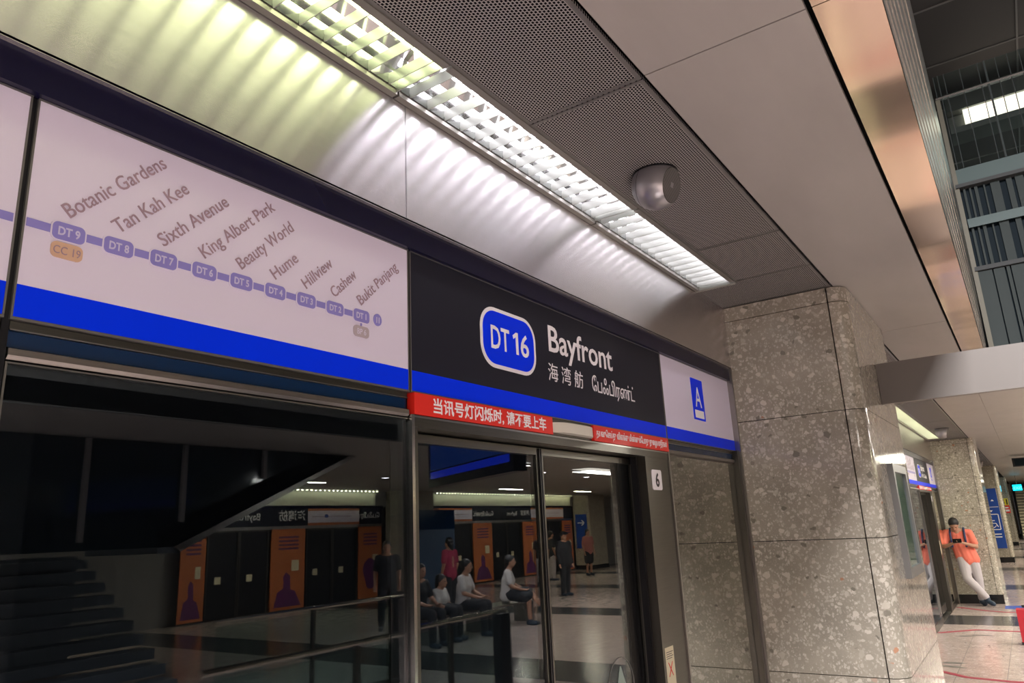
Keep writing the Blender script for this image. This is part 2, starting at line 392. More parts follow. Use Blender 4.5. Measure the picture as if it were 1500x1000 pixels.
# ------------------------------------------------------------------ void and upper concourse
struct('wall_void_left', BX((-7, -6.7, -6.2, -1.25, ZC, 8)), M['upwall'])
struct('wall_void_back', BX((-7, 9.0, -6.3, -6.2, ZC, 5.45)), M['upwall'])
struct('ceiling_upper', BX((-10, 24, -16, 3.2, 8.0, 8.1)), M['updark'])
bm = bmesh.new()
for x in (7.1, 9.7, 11.15, 12.6, 14.9, 17.2): BX((x, x+.022, -16, 3, 7.985, 8.0), bm=bm)
for y in (-2.53, -4.9, -7.3, -.1): BX((-10, 24, y, y+.022, 7.984, 8.0), bm=bm)
obj('ceiling_grid', bm, M['upline'], bpy.data.objects['ceiling_upper'])
struct('wall_upper_right', BX((20, 20.1, -16, 3.2, 5.3, 8)), M['upwall'])
struct('wall_upper_left', BX((-10.1, -10, -16, 3.2, 5.3, 8)), M['upwall'])
struct('wall_upper_front', BX((-10, 20, 3.1, 3.2, 5.3, 8)), M['upwall'])
struct('wall_upper_back', BX((-10, 20, -16.1, -16, 5.3, 8)), M['upwall'])
struct('floor_upper', BX((9.12, 20, -16, 3.1, 5.28, 5.43), (-10, 9.1, -1.25, 3.1, 5.28, 5.43), (-10, 9.1, -16, -6.3, 5.28, 5.43)), M['wallgrey'])
# fin wall closing the void, under the upper slab
fw = thing('fin_wall', 'teal and black vertical fin wall below the glass balustrade at the end of the void', 'wall panel', (9.05, -3.8, ZC+.03))
obj('backing', BX((9.06, 9.1, -6.2, -1.46, ZC+.0, 5.28)), M['findark'], fw)
random.seed(5)
y = -1.53
wid = [.022, .018, .03, .015, .085, .05, .075, .02, .05, .075, .02, .09, .03, .075]
k = 0
while y > -6.1:
    wv = wid[k % len(wid)]; gp = (.035, .03, .055, .05, .06, .03, .05)[k % 7]
    obj('fin', BX((9.02, 9.05, y-wv, y, 4.31, 5.24)), M['fin'], fw); y -= wv+gp; k += 1
y = -1.50; k = 0
while y > -6.1:
    wv = (.13, .10, .03, .14, .16, .05, .12, .10)[k % 8]; gp = (.012, .016, .012, .02)[k % 4]
    obj('lower_fin', BX((9.0, 9.03, y-wv, y, ZC+.02, 4.26)), M['fin'], fw, 'wide grey green fin'); y -= wv+gp; k += 1
M['railgrey'] = mat('dull grey rail', (.07, .075, .075), .6, spec=.2)
obj('mid_rail', BX((8.97, 9.05, -6.2, -1.48, 4.262, 4.308)), M['railgrey'], fw)
obj('top_rail', BX((8.96, 9.08, -6.2, -1.47, 5.235, 5.275)), M['railgrey'], fw)
obj('glare_band', BX((8.985, 9.0, -6.2, -1.51, 4.76, 4.86)), M['tealband'], fw)  # pale glare across the fins, built as a teal band
tag(obj('vertical_trim', BX((8.985, 9.055, -1.50, -1.455, ZC+.03, 6.35)), mat('pale trim', (.12, .11, .07), .5)), 'tall pale steel trim strip standing at the corner of the void', 'trim strip')
tag(obj('slab_edge', BX((9.0, 9.11, -6.2, -1.47, 5.282, 5.46)), M['tealband']), 'pale green glass covered slab edge under the balustrade', 'slab edge')
gb = thing('glass_balustrade', 'tall glass balustrade of the upper floor crossing the void', 'balustrade', (9.02, -3.8, 5.46))
yb = -1.475
for k, wv in enumerate((.045, .06, .16, .17, .06, .11, .11, .11, .12, .22, .12, .3, .2, .35, .3, .4, .3, .4, .4)):
    obj('glass_pane', BX((9.0, 9.012, yb-wv+.006, yb-.006, 5.46, 6.65)), M['clear'], gb)
    t_ = .007 if k not in (5,) else .018
    obj('fin_post', BX((8.99, 9.02, yb-t_, yb, 5.46, 6.65)), M['fin'], gb); yb -= wv
obj('rail', BX((8.985, 9.03, -6.2, -1.46, 6.355, 6.375)), M['bright'], gb)
# lit soffit of the concourse behind the balustrade
cl = thing('concourse_light_box', 'warm glowing light box on the upper level behind the glass balustrade', 'light', (12.2, -5, 7.2))
obj('diffuser', BX((12.0, 12.3, -9, -1.75, 7.33, 7.60)), M['warmglow'], cl)
obj('housing', BX((11.95, 12.4, -9, -1.55, 7.60, 7.9), (11.95, 12.4, -9, -1.55, 7.24, 7.33), (12.1, 12.4, -1.75, -1.55, 7.36, 7.58)), M['grey'], cl)

# ------------------------------------------------------------------ pillars
def pillar(x0, label, panels=True, sx=1.58, yb=0.0, face=-1):
    p = thing('granite_pillar', label, 'pillar', (x0+sx/2, yb+face*.4, 0))
    Y = lambda v: yb+face*v
    def bx(name, *b, m='stone', lab=None):
        bb = []
        for (xa, xb, ya, yc, za, zb) in b: bb.append((xa, xb, min(Y(ya), Y(yc)), max(Y(ya), Y(yc)), za, zb))
        return obj(name, BX(*bb), M[m], p, lab)
    bx('core', (x0+.045, x0+sx-.045, .0, .74, 0, ZC-.002), m='gap')
    bx('skirting', (x0+.006, x0+sx-.006, .0, .79, 0.001, .168), m='skirt', lab='black stone skirting')
    zs = [.17, .915, 1.662, 2.408, 3.085, ZC-.003]
    g = .0022
    for za, zb in zip(zs, zs[1:]):
        bx('stone_panel', (x0, x0+.03, .0, .695-g, za+g, zb-g)); bx('stone_panel', (x0+sx-.03, x0+sx, .0, .695-g, za+g, zb-g))
        bx('stone_panel', (x0+.1003, x0+sx-.1003, .77, .80, za+g, zb-g))
        for s in (0, 1):
            pts = []
            cx = x0+.1 if s == 0 else x0+sx-.1
            n = 8
            for i in range(n+1):
                a = PI/2*i/n; pts.append((cx+(-1 if s == 0 else 1)*math.cos(a)*.1, Y(.70+math.sin(a)*.1)))
            for i in range(n, -1, -1):
                a = PI/2*i/n; pts.append((cx+(-1 if s == 0 else 1)*math.cos(a)*.07, Y(.70+math.sin(a)*.07)))
            obj('corner_stone', PRISM(pts, za+g, zb-g, 'z'), M['stone'], p, smooth=40)
    return p
P1 = pillar(4.72, 'large terrazzo stone pillar with rounded corner beside the A sign, nearest to the camera')
P2 = pillar(17.4, 'second terrazzo stone pillar with the man in the salmon shirt leaning on it')
P3 = pillar(30.08, 'third stone pillar carrying the blue wheelchair access sign')
P4 = pillar(42.8, 'fourth stone pillar carrying the yellow and red notice')
P5 = pillar(55.5, 'farthest stone pillar of the row on the screen door side')
# poster frame on the dark face of the first pillar
pf = thing('poster_frame', 'tall narrow steel framed notice case on the dark side of the near stone pillar', 'notice case', (5.5, -.8, 1.4))
obj('frame', BX((5.22, 5.27, -.835, -.80, 1.40, 2.10), (5.78, 5.83, -.835, -.80, 1.40, 2.10), (5.27, 5.78, -.835, -.80, 2.05, 2.10), (5.27, 5.78, -.835, -.80, 1.40, 1.46)), M['grey'], pf)
obj('backing', BX((5.27, 5.78, -.810, -.80, 1.46, 2.05)), M['ivory'], pf, 'pale printed sheet')
obj('cover_glass', BX((5.27, 5.78, -.822, -.818, 1.46, 2.05)), M['clear'], pf)
# beam from the first pillar across the platform
tag(obj('cross_beam', BX((5.5, 5.56, -2.1, -.802, 2.515, 2.795)), mat('painted beam', (.155, .14, .125), .45)), 'grey painted cross beam running from the near stone pillar across the platform', 'beam')

# ------------------------------------------------------------------ light fixtures
def fixture(x0, x1, tube, label, nb, loc_y=0):
    t = thing('light_fixture', label, 'light fixture', ((x0+x1)/2, -.17, ZC), 'linear louvred lights above the screen doors')
    ya, yb_ = -.292, -.048
    obj('side_trim', BX((x0, x1, -.072, -.048, ZC-.014, ZC+.03)), M['trim'], t)
    obj('side_trim', BX((x0, x1, -.292, -.266, ZC-.006, ZC+.03)), M['trim'], t)
    obj('housing', BX((x0, x1, -.292, -.262, ZC+.03, ZC+.13), (x0, x1, -.078, -.048, ZC+.03, ZC+.13), (x0, x1, -.292, -.048, ZC+.13, ZC+.14)), M['white'], t)
    obj('reflector', STRIP([(-.264, ZC+.004), (-.255, ZC+.05), (-.235, ZC+.10), (-.20, ZC+.125), (-.14, ZC+.125), (-.105, ZC+.10), (-.085, ZC+.05), (-.076, ZC+.004)], x0+.004, x1-.004), M['reflector'], t)
    obj('fluorescent_tube', CYL((x0+.022, -.185, ZC+.092), (x1-.022, -.185, ZC+.092), .014, n=14), M[tube], t, smooth=60)
    for s in (x0+.005, x1-.022): obj('lamp_socket', BX((s, s+.017, -.205, -.165, ZC+.055, ZC+.115)), M['white'], t)
    pit_ = (x1-x0)/nb
    for i in range(nb):
        xc = x0+pit_*(i+.5)
        # parabolic cross blade: narrow at the bottom, wider at the top, dipping in the middle
        bm = bmesh.new()
        obj('louvre_blade', PRISM([(xc-.0015, ZC-.002), (xc+.0015, ZC-.002), (xc+.005, ZC+.034), (xc-.005, ZC+.034)], -.262, -.078, 'y', bm=bm), M['offwhite'], t)
    obj('end_cap', BX((x1-.004, x1, -.268, -.07, ZC-.004, ZC+.06)), M['offwhite'], t)
    return t
fl_names = [(-3.80, -2.47, 'tube_y', 'louvred light far to the left, third before the yellowish one'),
            (-2.46, -1.14, 'tube_y', 'louvred light to the left, second before the yellowish one'),
            (-1.13, .19, 'tube_y', 'louvred light just before the yellowish one at the top edge'),
            (.20, 1.52, 'tube_y', 'yellowish louvred light over the route map sign'),
            (1.53, 2.85, 'tube_w', 'white louvred light in the middle over the station name sign'),
            (2.86, 4.19, 'tube_w', 'white louvred light ending beside the near stone pillar')]
for a, b, tb, lb in fl_names: fixture(a, b, tb, lb, 15)
for k, (a, lb) in enumerate(((6.9, 'hidden louvred light right behind the near pillar'), (8.9, 'yellow louvred light, third from the second pillar'), (10.9, 'yellow louvred light, second from the second pillar'))):
    fixture(a, a+1.98, 'tube_f', lb, 18)
fixture(12.9, 14.88, 'tube_f', 'yellow louvred light over the far route map sign', 18)
fixture(14.9, 16.87, 'tube_f', 'yellow louvred light ending at the second pillar', 18)
# end trim of the near run
tag(obj('fixture_end_trim', BX((4.19, 4.222, -.292, -.045, ZC-.012, ZC+.02)), M['offwhite']), 'pale end bar closing the row of louvred lights near the pillar', 'trim bar')

# ------------------------------------------------------------------ bulkhead panels
def bulk(x0, x1, lab, grp='brushed steel bulkhead panels'):
    t = obj('bulkhead_panel', BX((x0+.0015, x1-.0015, -.046, -.03, 2.765, ZC+.0)), M['panel'])
    tag(t, lab, 'metal panel'); return t
bulk(-3.6, -1.14, 'brushed steel bulkhead panel far left of the route map')
bulk(-1.14, 1.585, 'brushed steel bulkhead panel with yellowish light above the route map')
bulk(1.585, 4.715, 'brushed steel bulkhead panel above the station name sign')
bulk(6.3, 12.9, 'brushed steel bulkhead panel hidden behind the near pillar')
bulk(12.9, 17.38, 'brushed steel bulkhead panel above the far screen doors')
st = struct('trim_4', BX((-6.5, 4.715, -.032, .02, 2.685, 2.766), (-6.5, 4.715, -.046, .02, 2.7665, 2.772), (6.3, 17.38, -.032, .02, 2.685, 2.766)), M['navy'])
struct('wall_header', BX((-6.5, 4.72, .02, .3, 2.16, 3.4), (6.3, 17.4, .02, .3, 2.16, 3.4), (18.9, 30.1, -.01, .3, 2.16, 3.4), (18.9, 30.1, .0, .3, 0, 2.16), (31.6, 42.8, 0, .3, 0, 3.4), (44.3, 55.5, 0, .3, 0, 3.4), (57, 80, 0, .3, 0, 3.4)), M['gap'])

# ------------------------------------------------------------------ signs
def sign_panel(x0, x1, kind, label, name='header_sign', y=-.012):
    t = thing(name, label, 'sign', ((x0+x1)/2, 0, 2.23))
    obj('panel', BX((x0+.006, x1-.006, y, .019, 2.292, 2.682)), M[kind], t)
    obj('blue_stripe', BX((x0+.006, x1-.006, y-.0006, .019, 2.229, 2.2925)), M['blue'], t)
    obj('edge_trim', BX((x0+.002, x0+.0058, y-.001, .02, 2.229, 2.682), (x1-.0058, x1-.002, y-.001, .02, 2.229, 2.682), (x0+.002, x1-.002, y-.001, .02, 2.2235, 2.2285), (x0+.002, x1-.002, y-.003, .02, 2.6825, 2.688)), M['grey'], t)
    return t
yt = -.0135
def route_map(x0, T, first=True):
    zc_ = 2.42
    obj('route_line', BX((x0+.008, x0+.80+.085, yt, -.011, zc_-.0085, zc_+.0085)), M['map'], T)
    nm = ['Botanic Gardens', 'Tan Kah Kee', 'Sixth Avenue', 'King Albert Park', 'Beauty World', 'Hume', 'Hillview', 'Cashew', 'Bukit Panjang']
    ln = [.272, .216, .223, .272, .218, .102, .130, .118, .218]
    for i, s in enumerate(nm):
        x = x0+.1*i+.085
        plate('map_capsule_edge', rrect(x, zc_, .068, .043, .013), yt-.0004, -.012, M['sign'], T)
        plate('map_capsule', rrect(x, zc_, .062, .037, .011), yt-.0010, -.012, M['map'], T)
        text('DT %d' % (9-i), (x, yt-.0016, zc_-.0085), .0245, M['mapnum'], T, align='CENTER', sx=.82, bold=.0006)
        o = text(s, (x-.002, yt, zc_+.030), .044, M['maptext'], T, ang=45, sx=1, bold=.0002)
        bpy.context.view_layer.update(); wd = o.dimensions.x
        o.scale.x = (ln[i]/wd) if wd > 0 else .8
    plate('interchange_capsule', rrect(x0+.085, zc_-.040, .060, .033, .011), yt-.001, -.012, M['maporange'], T, 'orange interchange capsule')
    text('CC 19', (x0+.085, yt-.0016, zc_-.0485), .024, M['maptext'], T, align='CENTER', sx=.82)
    obj('route_link', BX((x0+.882, x0+.888, yt, -.012, zc_-.035, zc_)), M['map'], T)
    plate('interchange_capsule', rrect(x0+.885, zc_-.047, .060, .033, .011), yt-.001, -.012, M['mapgrey'], T, 'grey interchange capsule')
    text('BP 6', (x0+.885, yt-.0016, zc_-.0555), .024, M['sign'], T, align='CENTER', sx=.82)
    plate('map_disc', [(x0+.950+.0165*math.cos(2*PI*k/20), zc_+.002+.0185*math.sin(2*PI*k/20)) for k in range(20)], yt-.001, -.012, M['map'], T)
    text('11', (x0+.950, yt-.0016, zc_-.007), .024, M['mapnum'], T, align='CENTER', sx=.8, bold=.0008)
def fit(o, width):
    bpy.context.view_layer.update(); wd = o.dimensions.x
    if wd > 0: o.scale.x *= width/wd
def station_sign(x0, label):
    T = sign_panel(x0, x0+1.965, 'dark', label)
    cx, cz = x0+.546, 2.483
    # capsule with bulging rounded-rectangle outline
    plate('capsule_border', rrect(cx, cz, .360, .228, .085, 10), yt-.0006, -.012, M['white'], T, 'white capsule outline')
    plate('capsule', rrect(cx, cz, .332, .200, .072, 10), yt-.0016, -.012, M['blue'], T, 'blue capsule')
    fit(text('DT', (cx-.125, yt-.0022, cz-.042), .123, M['white'], T, bold=.0015), .116)
    fit(text('6', (cx+.068, yt-.0022, cz-.042), .123, M['white'], T, bold=.0015), .056)
    plate('lettering', [(cx+.040, cz-.042), (cx+.056, cz-.042), (cx+.056, cz+.044), (cx+.042, cz+.044), (cx+.020, cz+.029), (cx+.025, cz+.016), (cx+.040, cz+.026)], yt-.0026, yt-.0016, M['white'], T)
    fit(text('Bayfront', (x0+.818, yt, 2.500), 0.156, M['white'], T, bold=.0020), .565)
    a = text('海', (x0+.810, yt, 2.381), .081, M['white'], T); b = text('湾', (x0+.915, yt, 2.381), .081, M['white'], T); c = text('舫', (x0+1.02, yt, 2.381), .081, M['white'], T)
    fit(text('\u0bc7\u0baa\u0b83\u0baa\u0bbf\u0bb0\u0ba3\u0bcd\u0b9f\u0bcd', (x0+1.175, yt, 2.378), .088, M['white'], T, bold=.0003), .43)
    return T
def section(o, labs):
    # fixed route map bay, name sign over the door, end sign
    s0 = sign_panel(.54+o, 1.628+o, 'sign', labs['map']); route_map(.54+o, s0)
    station_sign(1.632+o, labs['name'])
    s2 = sign_panel(3.60+o, 4.715+o, 'sign', labs['A'])
    plate('arrow_plate', rrect(4.118+o, 2.493, .185, .245, .006, 2), yt-.0006, -.012, M['blue'], s2, 'blue door letter plate')
    fit(text('A', (4.118+o, yt-.0012, 2.448), .172, M['white'], s2, align='CENTER', bold=.0006), .098)
    obj('white_bar', BX((4.048+o, 4.188+o, yt-.0016, -.012, 2.382, 2.428)), M['white'], s2)
    # red notices and lamp cover under the name sign
    r1 = thing('red_notice', labs['red1'], 'notice', (2.04+o, 0, 2.155))
    obj('plate', BX((1.640+o, 2.443+o, -.020, .01, 2.156, 2.223)), M['red'], r1)
    fit(text('当讯号灯闪烁时, 请不要上车', (1.722+o, -.0212, 2.171), .052, M['white'], r1, bold=.0010), .665)
    r2_ = thing('red_notice', labs['red2'], 'notice', (3.18+o, 0, 2.155))
    obj('plate', BX((2.782+o, 3.588+o, -.020, .01, 2.156, 2.223)), M['red'], r2_)
    fit(text('தயவு\u0bc6சய்து விளக்கு மின்னும்\u0bc7பாது நு\u0bc8ழயாதீர்கள்', (2.80+o, -.0212, 2.178), .040, M['white'], r2_, bold=.0006), .765)
    lc = thing('door_lamp', labs['lamp'], 'lamp', (2.61+o, 0, 2.155))
    n = 14; pts = [(2.450+o, .01)]
    for i in range(n+1):
        a = i/n; s_ = (1-abs(2*a-1)**5); pts.append((2.452+o+a*.322, -.012-.034*s_))
    pts.append((2.776+o, .01))
    obj('cover', PRISM(pts, 2.166, 2.206, 'z'), M['cream'], lc, smooth=40)
    obj('back_plate', BX((2.448+o, 2.778+o, -.008, .012, 2.158, 2.222)), M['bronze'], lc)
    # ---- door: header rail, jambs, leaves
    d = bpy.data.objects.new('door_%d' % labs['n'], None); C.objects.link(d); d.location = (2.5+o, .05, 0); d['kind'] = 'structure'
    obj('header_rail', BX((1.64+o, 3.59+o, -.015, .09, 2.118, 2.154)), M['bronze'], d)
    obj('header_lip', BX((1.64+o, 3.59+o, -.0165, -.012, 2.147, 2.153)), M['steel'], d)
    obj('left_post', BX((1.628+o, 1.640+o, -.02, .09, 0, 2.154)), M['bright'], d)
    obj('left_post_cap', BX((1.6405+o, 1.662+o, -.012, .09, 0, 2.118)), M['bronze'], d)
    obj('jamb', BX((3.30+o, 3.575+o, -.012, .12, 0, 2.118)), M['bronze'], d)
    obj('jamb_edge', BX((3.575+o, 3.592+o, -.02, .12, 0, 2.156)), M['steel'], d)
    for s, (xa, xb) in enumerate(((1.665+o, 2.462+o), (2.468+o, 3.298+o))):
        wl, wr = (.022, .022) if s == 0 else (.022, .004)
        lf = obj('door_leaf', BX((xa, xa+wl, .064, .10, .04, 2.112), (xb-wr, xb, .064, .10, .04, 2.112), (xa+wl, xb-wr, .064, .10, .04, .16), (xa+wl, xb-wr, .064, .10, 2.085, 2.112)), M['bronze'], d)
        obj('glass_pane', BX((xa+wl, xb-wr, .072, .080, .16, 2.085)), M['glass' if s == 0 else 'glass3'], lf)
        obj('rubber_seal', BX(((xb-.006, xb, .058, .064, .04, 2.11) if s == 0 else (xa, xa+.006, .058, .064, .04, 2.11))), M['black'], lf)
        if s == 1: obj('frit_border', BX((xb-.12, xb-.004, .0808, .083, .16, 2.085)), M['black'], lf)
    if o == 0:
        obj('door_slot', BX((3.282, 3.2995, .03, .060, .0, 2.117)), M['black'], d)
        ds = thing('door_sticker', 'pale green arrow sticker in a dark ring, low on the right door leaf', 'sticker', (3.03, .071, 1.10))
        obj('arrow', PRISM([(2.945, 1.04), (3.115, 1.04), (3.036, 1.212), (3.026, 1.212)], .0698, .0712, 'y'), M['sticker'], ds)
        rb = bmesh.new()
        for k in range(28):
            a0, a1 = 2*PI*k/28, 2*PI*(k+1)/28
            CYL((3.030+.122*math.cos(a0), .071, 1.122+.126*math.sin(a0)), (3.030+.122*math.cos(a1), .071, 1.122+.126*math.sin(a1)), .0022, n=5, bm=rb)
        obj('ring', rb, M['grey'], ds)
    obj('threshold', BX((1.64+o, 3.59+o, 0.0, .1, -.02, .004)), M['steel'], d)
    # number plate and label on the jamb
    npn = thing('door_number_plate', labs['num'], 'plate', (3.415+o, -.012, 2.0))
    plate('plate', rrect(3.412+o, 2.008, .112, .098, .012), -.016, -.011, M['white'], npn)
    fit(text('6', (3.412+o, -.0172, 1.976), .092, M['black'], npn, align='CENTER', bold=.002), .042)
    cs = thing('caution_sticker', labs['stick'], 'sticker', (3.372+o, -.012, 1.1))
    obj('sheet', BX((3.322+o, 3.418+o, -.0135, -.011, 1.00, 1.245)), M['ivory'], cs)
    obj('red_cross', PRISM([(3.37+o+a_, 1.15+b_) for a_, b_ in ((-.026, -.030), (-.020, -.030), (0, -.006), (.020, -.030), (.026, -.030), (.0045, 0), (.026, .030), (.020, .030), (0, .006), (-.020, .030), (-.026, .030), (-.0045, 0))], -.0142, -.013, 'y'), M['red'], cs)
    obj('print_lines', BX(*[(3.332+o, 3.408+o-(k % 2)*.012, -.0138, -.013, 1.222-k*.009, 1.225-k*.009) for k in range(4)]), M['joint'], cs)
    # ---- fixed glazed panels
    for k, (xa, xb, nn) in enumerate(((.54+o, 1.626+o, 1), (3.594+o, 4.66+o, 2))):
        wn = bpy.data.objects.new('window_%d' % (labs['n']*10+nn), None); C.objects.link(wn); wn.location = ((xa+xb)/2, 0, 0); wn['kind'] = 'structure'
        obj('channel', BX((xa+.006, xb-.002, -.004, .02, 2.204, 2.222)), M['bronze'], wn)
        obj('channel_lip', BX((xa+.006, xb-.002, -.008, .0, 2.2035, 2.206)), M['steel'], wn)
        obj('top_glass_strip', BX((xa+.006, xb-.002, .0, .02, 2.172, 2.203)), M['navy2'], wn)
        obj('bevel_rail', PRISM([(.02, 2.148), (-.006, 2.148), (-.014, 2.155), (-.012, 2.168), (-.002, 2.172), (.02, 2.172)], xa+.006, xb-.002, 'x'), M['steel'], wn)
        obj('glazing_bead', BX((xa+.006, xb-.002, -.006, .02, 2.141, 2.144), (xa+.006, xa+.010, -.006, .02, .1, 2.141)), M['steel'], wn)
        obj('glass_pane', BX((xa+.010, xb-.004, .0, .010, .10, 2.141)), M['glass' if nn == 1 else 'glass2'], wn)
        obj('frit_border', BX((xa+.010, xa+.075, .0108, .013, .1, 2.141), (xb-.06, xb-.004, .0108, .013, .1, 2.141), (xa+.075, xb-.06, .0108, .013, 2.075, 2.141)), M['black'], wn)
        obj('bottom_rail', BX((xa+.006, xb-.002, -.01, .02, .0, .1)), M['bronze'], wn)
    obj('end_post', BX((4.662+o, 4.70+o, -.035, .04, 0, 2.225)), M['bronze'], bpy.data.objects['window_%d' % (labs['n']*10+2)])
    tag(obj('end_post', BX((4.701+o, 4.7175+o, -.046, .0, 0, 2.765)), M['steel']), labs['post'], 'post')
section(0, dict(n=1, map='white route map sign with violet station capsules and names', name='charcoal station name sign with blue DT 16 capsule, nearest', A='white sign with the blue letter A plate beside the near pillar',
    red1='long red notice with white Chinese characters over the near door', red2='red notice with small Tamil lettering over the near door', lamp='cream curved lamp cover between the two near red notices',
    num='white plate with black number 6 on the near door jamb', stick='cream caution sticker with red cross on the near door jamb', post='slim steel post against the near stone pillar'))
section(12.68, dict(n=2, map='small distant white route map sign beyond the near pillar', name='distant charcoal station name sign beyond the near pillar', A='distant white sign above and left of the leaning man',
    red1='distant red notice over the far door, left one', red2='distant red notice over the far door, right one', lamp='distant lamp cover between the far red notices',
    num='distant number plate on the far door jamb', stick='distant cream sticker on the far door jamb', post='slim steel post beside the leaning man'))
# the bay left of the route map
sl = sign_panel(-.548, .534, 'sign', 'white sign panel cut by the left edge of the picture')
obj('route_line', BX((-.5, .525, yt, -.011, 2.4115, 2.4285)), M['map'], sl)
wn = bpy.data.objects.new('window_3', None); C.objects.link(wn); wn.location = (0, 0, 0); wn['kind'] = 'structure'
obj('channel', BX((-.54, .530, -.004, .02, 2.204, 2.222)), M['bronze'], wn)
obj('top_glass_strip', BX((-.54, .530, .0, .02, 2.172, 2.203)), M['navy2'], wn)
obj('bevel_rail', BX((-.54, .530, -.014, .02, 2.148, 2.172)), M['steel'], wn)
obj('glass_pane', BX((-.54, .528, .0, .010, .10, 2.141)), M['glass'], wn)
obj('side_post', BX((.5315, .5445, -.006, .02, .0, 2.69)), M['black'], wn)
obj('bottom_rail', BX((-.54, .530, -.01, .02, .0, .1)), M['bronze'], wn)
sl = sign_panel(-2.53, -.552, 'dark', 'charcoal sign panel outside the left edge of the picture')
wn = bpy.data.objects.new('window_4', None); C.objects.link(wn); wn.location = (-1.5, 0, 0); wn['kind'] = 'structure'
obj('glass_pane', BX((-6.5, -.552, .0, .010, .10, 2.22)), M['glass'], wn); obj('frame', BX((-.552, -.542, -.01, .02, .0, 2.22), (-2.53, -2.51, -.01, .02, .0, 2.22), (-6.5, -.552, -.01, .02, 0, .1)), M['bronze'], wn)
wn = bpy.data.objects.new('window_5', None); C.objects.link(wn); wn.location = (9, 0, 0); wn['kind'] = 'structure'
obj('glass_pane', BX((6.3, 13.2, .0, .010, .10, 2.22)), M['glass'], wn); obj('frame', BX((6.3, 13.2, -.01, .02, .0, .1), (13.2, 13.22, -.01, .02, 0, 2.22), (6.3, 13.2, -.01, .02, 2.16, 2.22), (9.6, 9.64, -.012, .02, .1, 2.16), (11.4, 11.44, -.012, .02, .1, 2.16)), M['bronze'], wn)
# tunnel behind the glass
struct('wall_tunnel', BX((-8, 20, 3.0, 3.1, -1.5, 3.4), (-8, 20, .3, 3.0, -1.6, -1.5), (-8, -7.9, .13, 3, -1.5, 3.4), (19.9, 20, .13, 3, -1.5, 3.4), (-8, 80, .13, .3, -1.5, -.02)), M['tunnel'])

# ------------------------------------------------------------------ ball speaker on the perforated ceiling
def speaker(x, y, r, label):
    t = thing('ceiling_speaker', label, 'speaker', (x, y, ZC))
    c = Vector((x, y, ZC-.052)); ax = Vector((-.08, -.945, -.30)).normalized()
    bm = BALL(c, r, n=40)
    # flat grille side
    bmesh.ops.bisect_plane(bm, geom=bm.verts[:]+bm.edges[:]+bm.faces[:], plane_co=c+ax*r*.70, plane_no=ax, clear_outer=True)
    bmesh.ops.bisect_plane(bm, geom=bm.verts[:]+bm.edges[:]+bm.faces[:], plane_co=Vector((x, y, ZC+.0)), plane_no=(0, 0, 1), clear_outer=True)
    obj('shell', bm, M['silver'], t, smooth=50)
    rg = r*math.sqrt(1-.49)
    obj('grille', CYL(c+ax*r*.66, c+ax*r*.70, rg*.985, n=36), M['mesh'], t)
    b = bmesh.new(); u_ = ax.orthogonal().normalized(); v_ = ax.cross(u_)
    for k in range(-9, 10):
        h = k/10*rg*.95; hw = math.sqrt(max(0, (rg*.95)**2-h*h))
        CYL(c+ax*r*.703+u_*h-v_*hw, c+ax*r*.703+u_*h+v_*hw, .0009, n=5, bm=b)
    obj('grille_bars', b, M['grey'], t)
    obj('badge', CYL(c+ax*r*.70, c+ax*r*.725, .014, n=4), M['silver'], t)
    obj('seam_ring', CYL(c-ax*r*.40, c-ax*r*.385, r*.925, n=40), M['black'], t)
    obj('mounting_ring', CYL((x, y, ZC-.006), (x, y, ZC), r*.92, n=36), M['black'], t)
speaker(2.60, -.487, .101, 'silver ball shaped speaker hanging from the perforated ceiling, near')
speaker(14.9, -.48, .12, 'distant ball shaped speaker on the ceiling past the near pillar')
speaker(27.0, -.48, .12, 'tiny ball shaped speaker on the ceiling past the second pillar')

# ------------------------------------------------------------------ opposite platform screen (seen in the door glass)
YO = -15.2
def bo(x0, x1, d0, d1, z0, z1): return (x0, x1, YO+d0, YO+d1, z0, z1)
struct('wall_opposite', BX(bo(-12, 45, -.4, -.3, 0, 3.3), bo(-12, 80, -.5, .02, 2.7, 3.3), (80, 80.2, -15.6, 3, 0, 3.3), (-12.2, -12, -15.6, 3, -.1, 8)), M['wallgrey'])
struct('trim_5', BX(bo(-3, 16.95, -.02, .03, 2.66, 2.74), bo(19.3, 29.0, -.02, .03, 2.66, 2.74)), M['navy'])
def opp_sign(x0, x1, kind, label, txt=()):
    t = thing('header_sign', label, 'sign', ((x0+x1)/2, YO, 2.2), 'signs over the opposite platform screen')
    if kind == 'dark': obj('panel', BX(bo(x0+.01, x1-.01, -.02, .03, 2.20, 2.66)), M['dark'], t)
    else:
        obj('panel', BX(bo(x0+.01, x1-.01, -.02, .03, 2.27, 2.60)), M['sign'], t)
        obj('orange_stripe', BX(bo(x0+.01, x1-.01, -.02, .03, 2.20, 2.27), bo(x0+.01, x1-.01, -.02, .03, 2.60, 2.66)), M['orange'], t)
        obj('route_line', BX(bo(x0+.15, x1-.3, .03, .032, 2.43, 2.445)), M['maptext'], t)
        plate('map_capsule', rrect(x0+(x1-x0)*.34, 2.45, .14, .09, .03), YO+.03, YO+.033, M['bluesign'], t)
    for s, x, z, sz in txt: text(s, (x, YO+.034, z), sz, M['white'], t, face='+y', bold=.004)
    return t
opp_sign(10.3, 14.0, 'dark', 'mirrored charcoal name sign of the opposite platform at left in the glass', (('海湾舫', 13.9, 2.36, .30), ('Bayfront', 12.42, 2.37, .25)))
opp_sign(14.0, 15.95, 'white', 'mirrored white map sign with orange edges next to the slope in the glass')
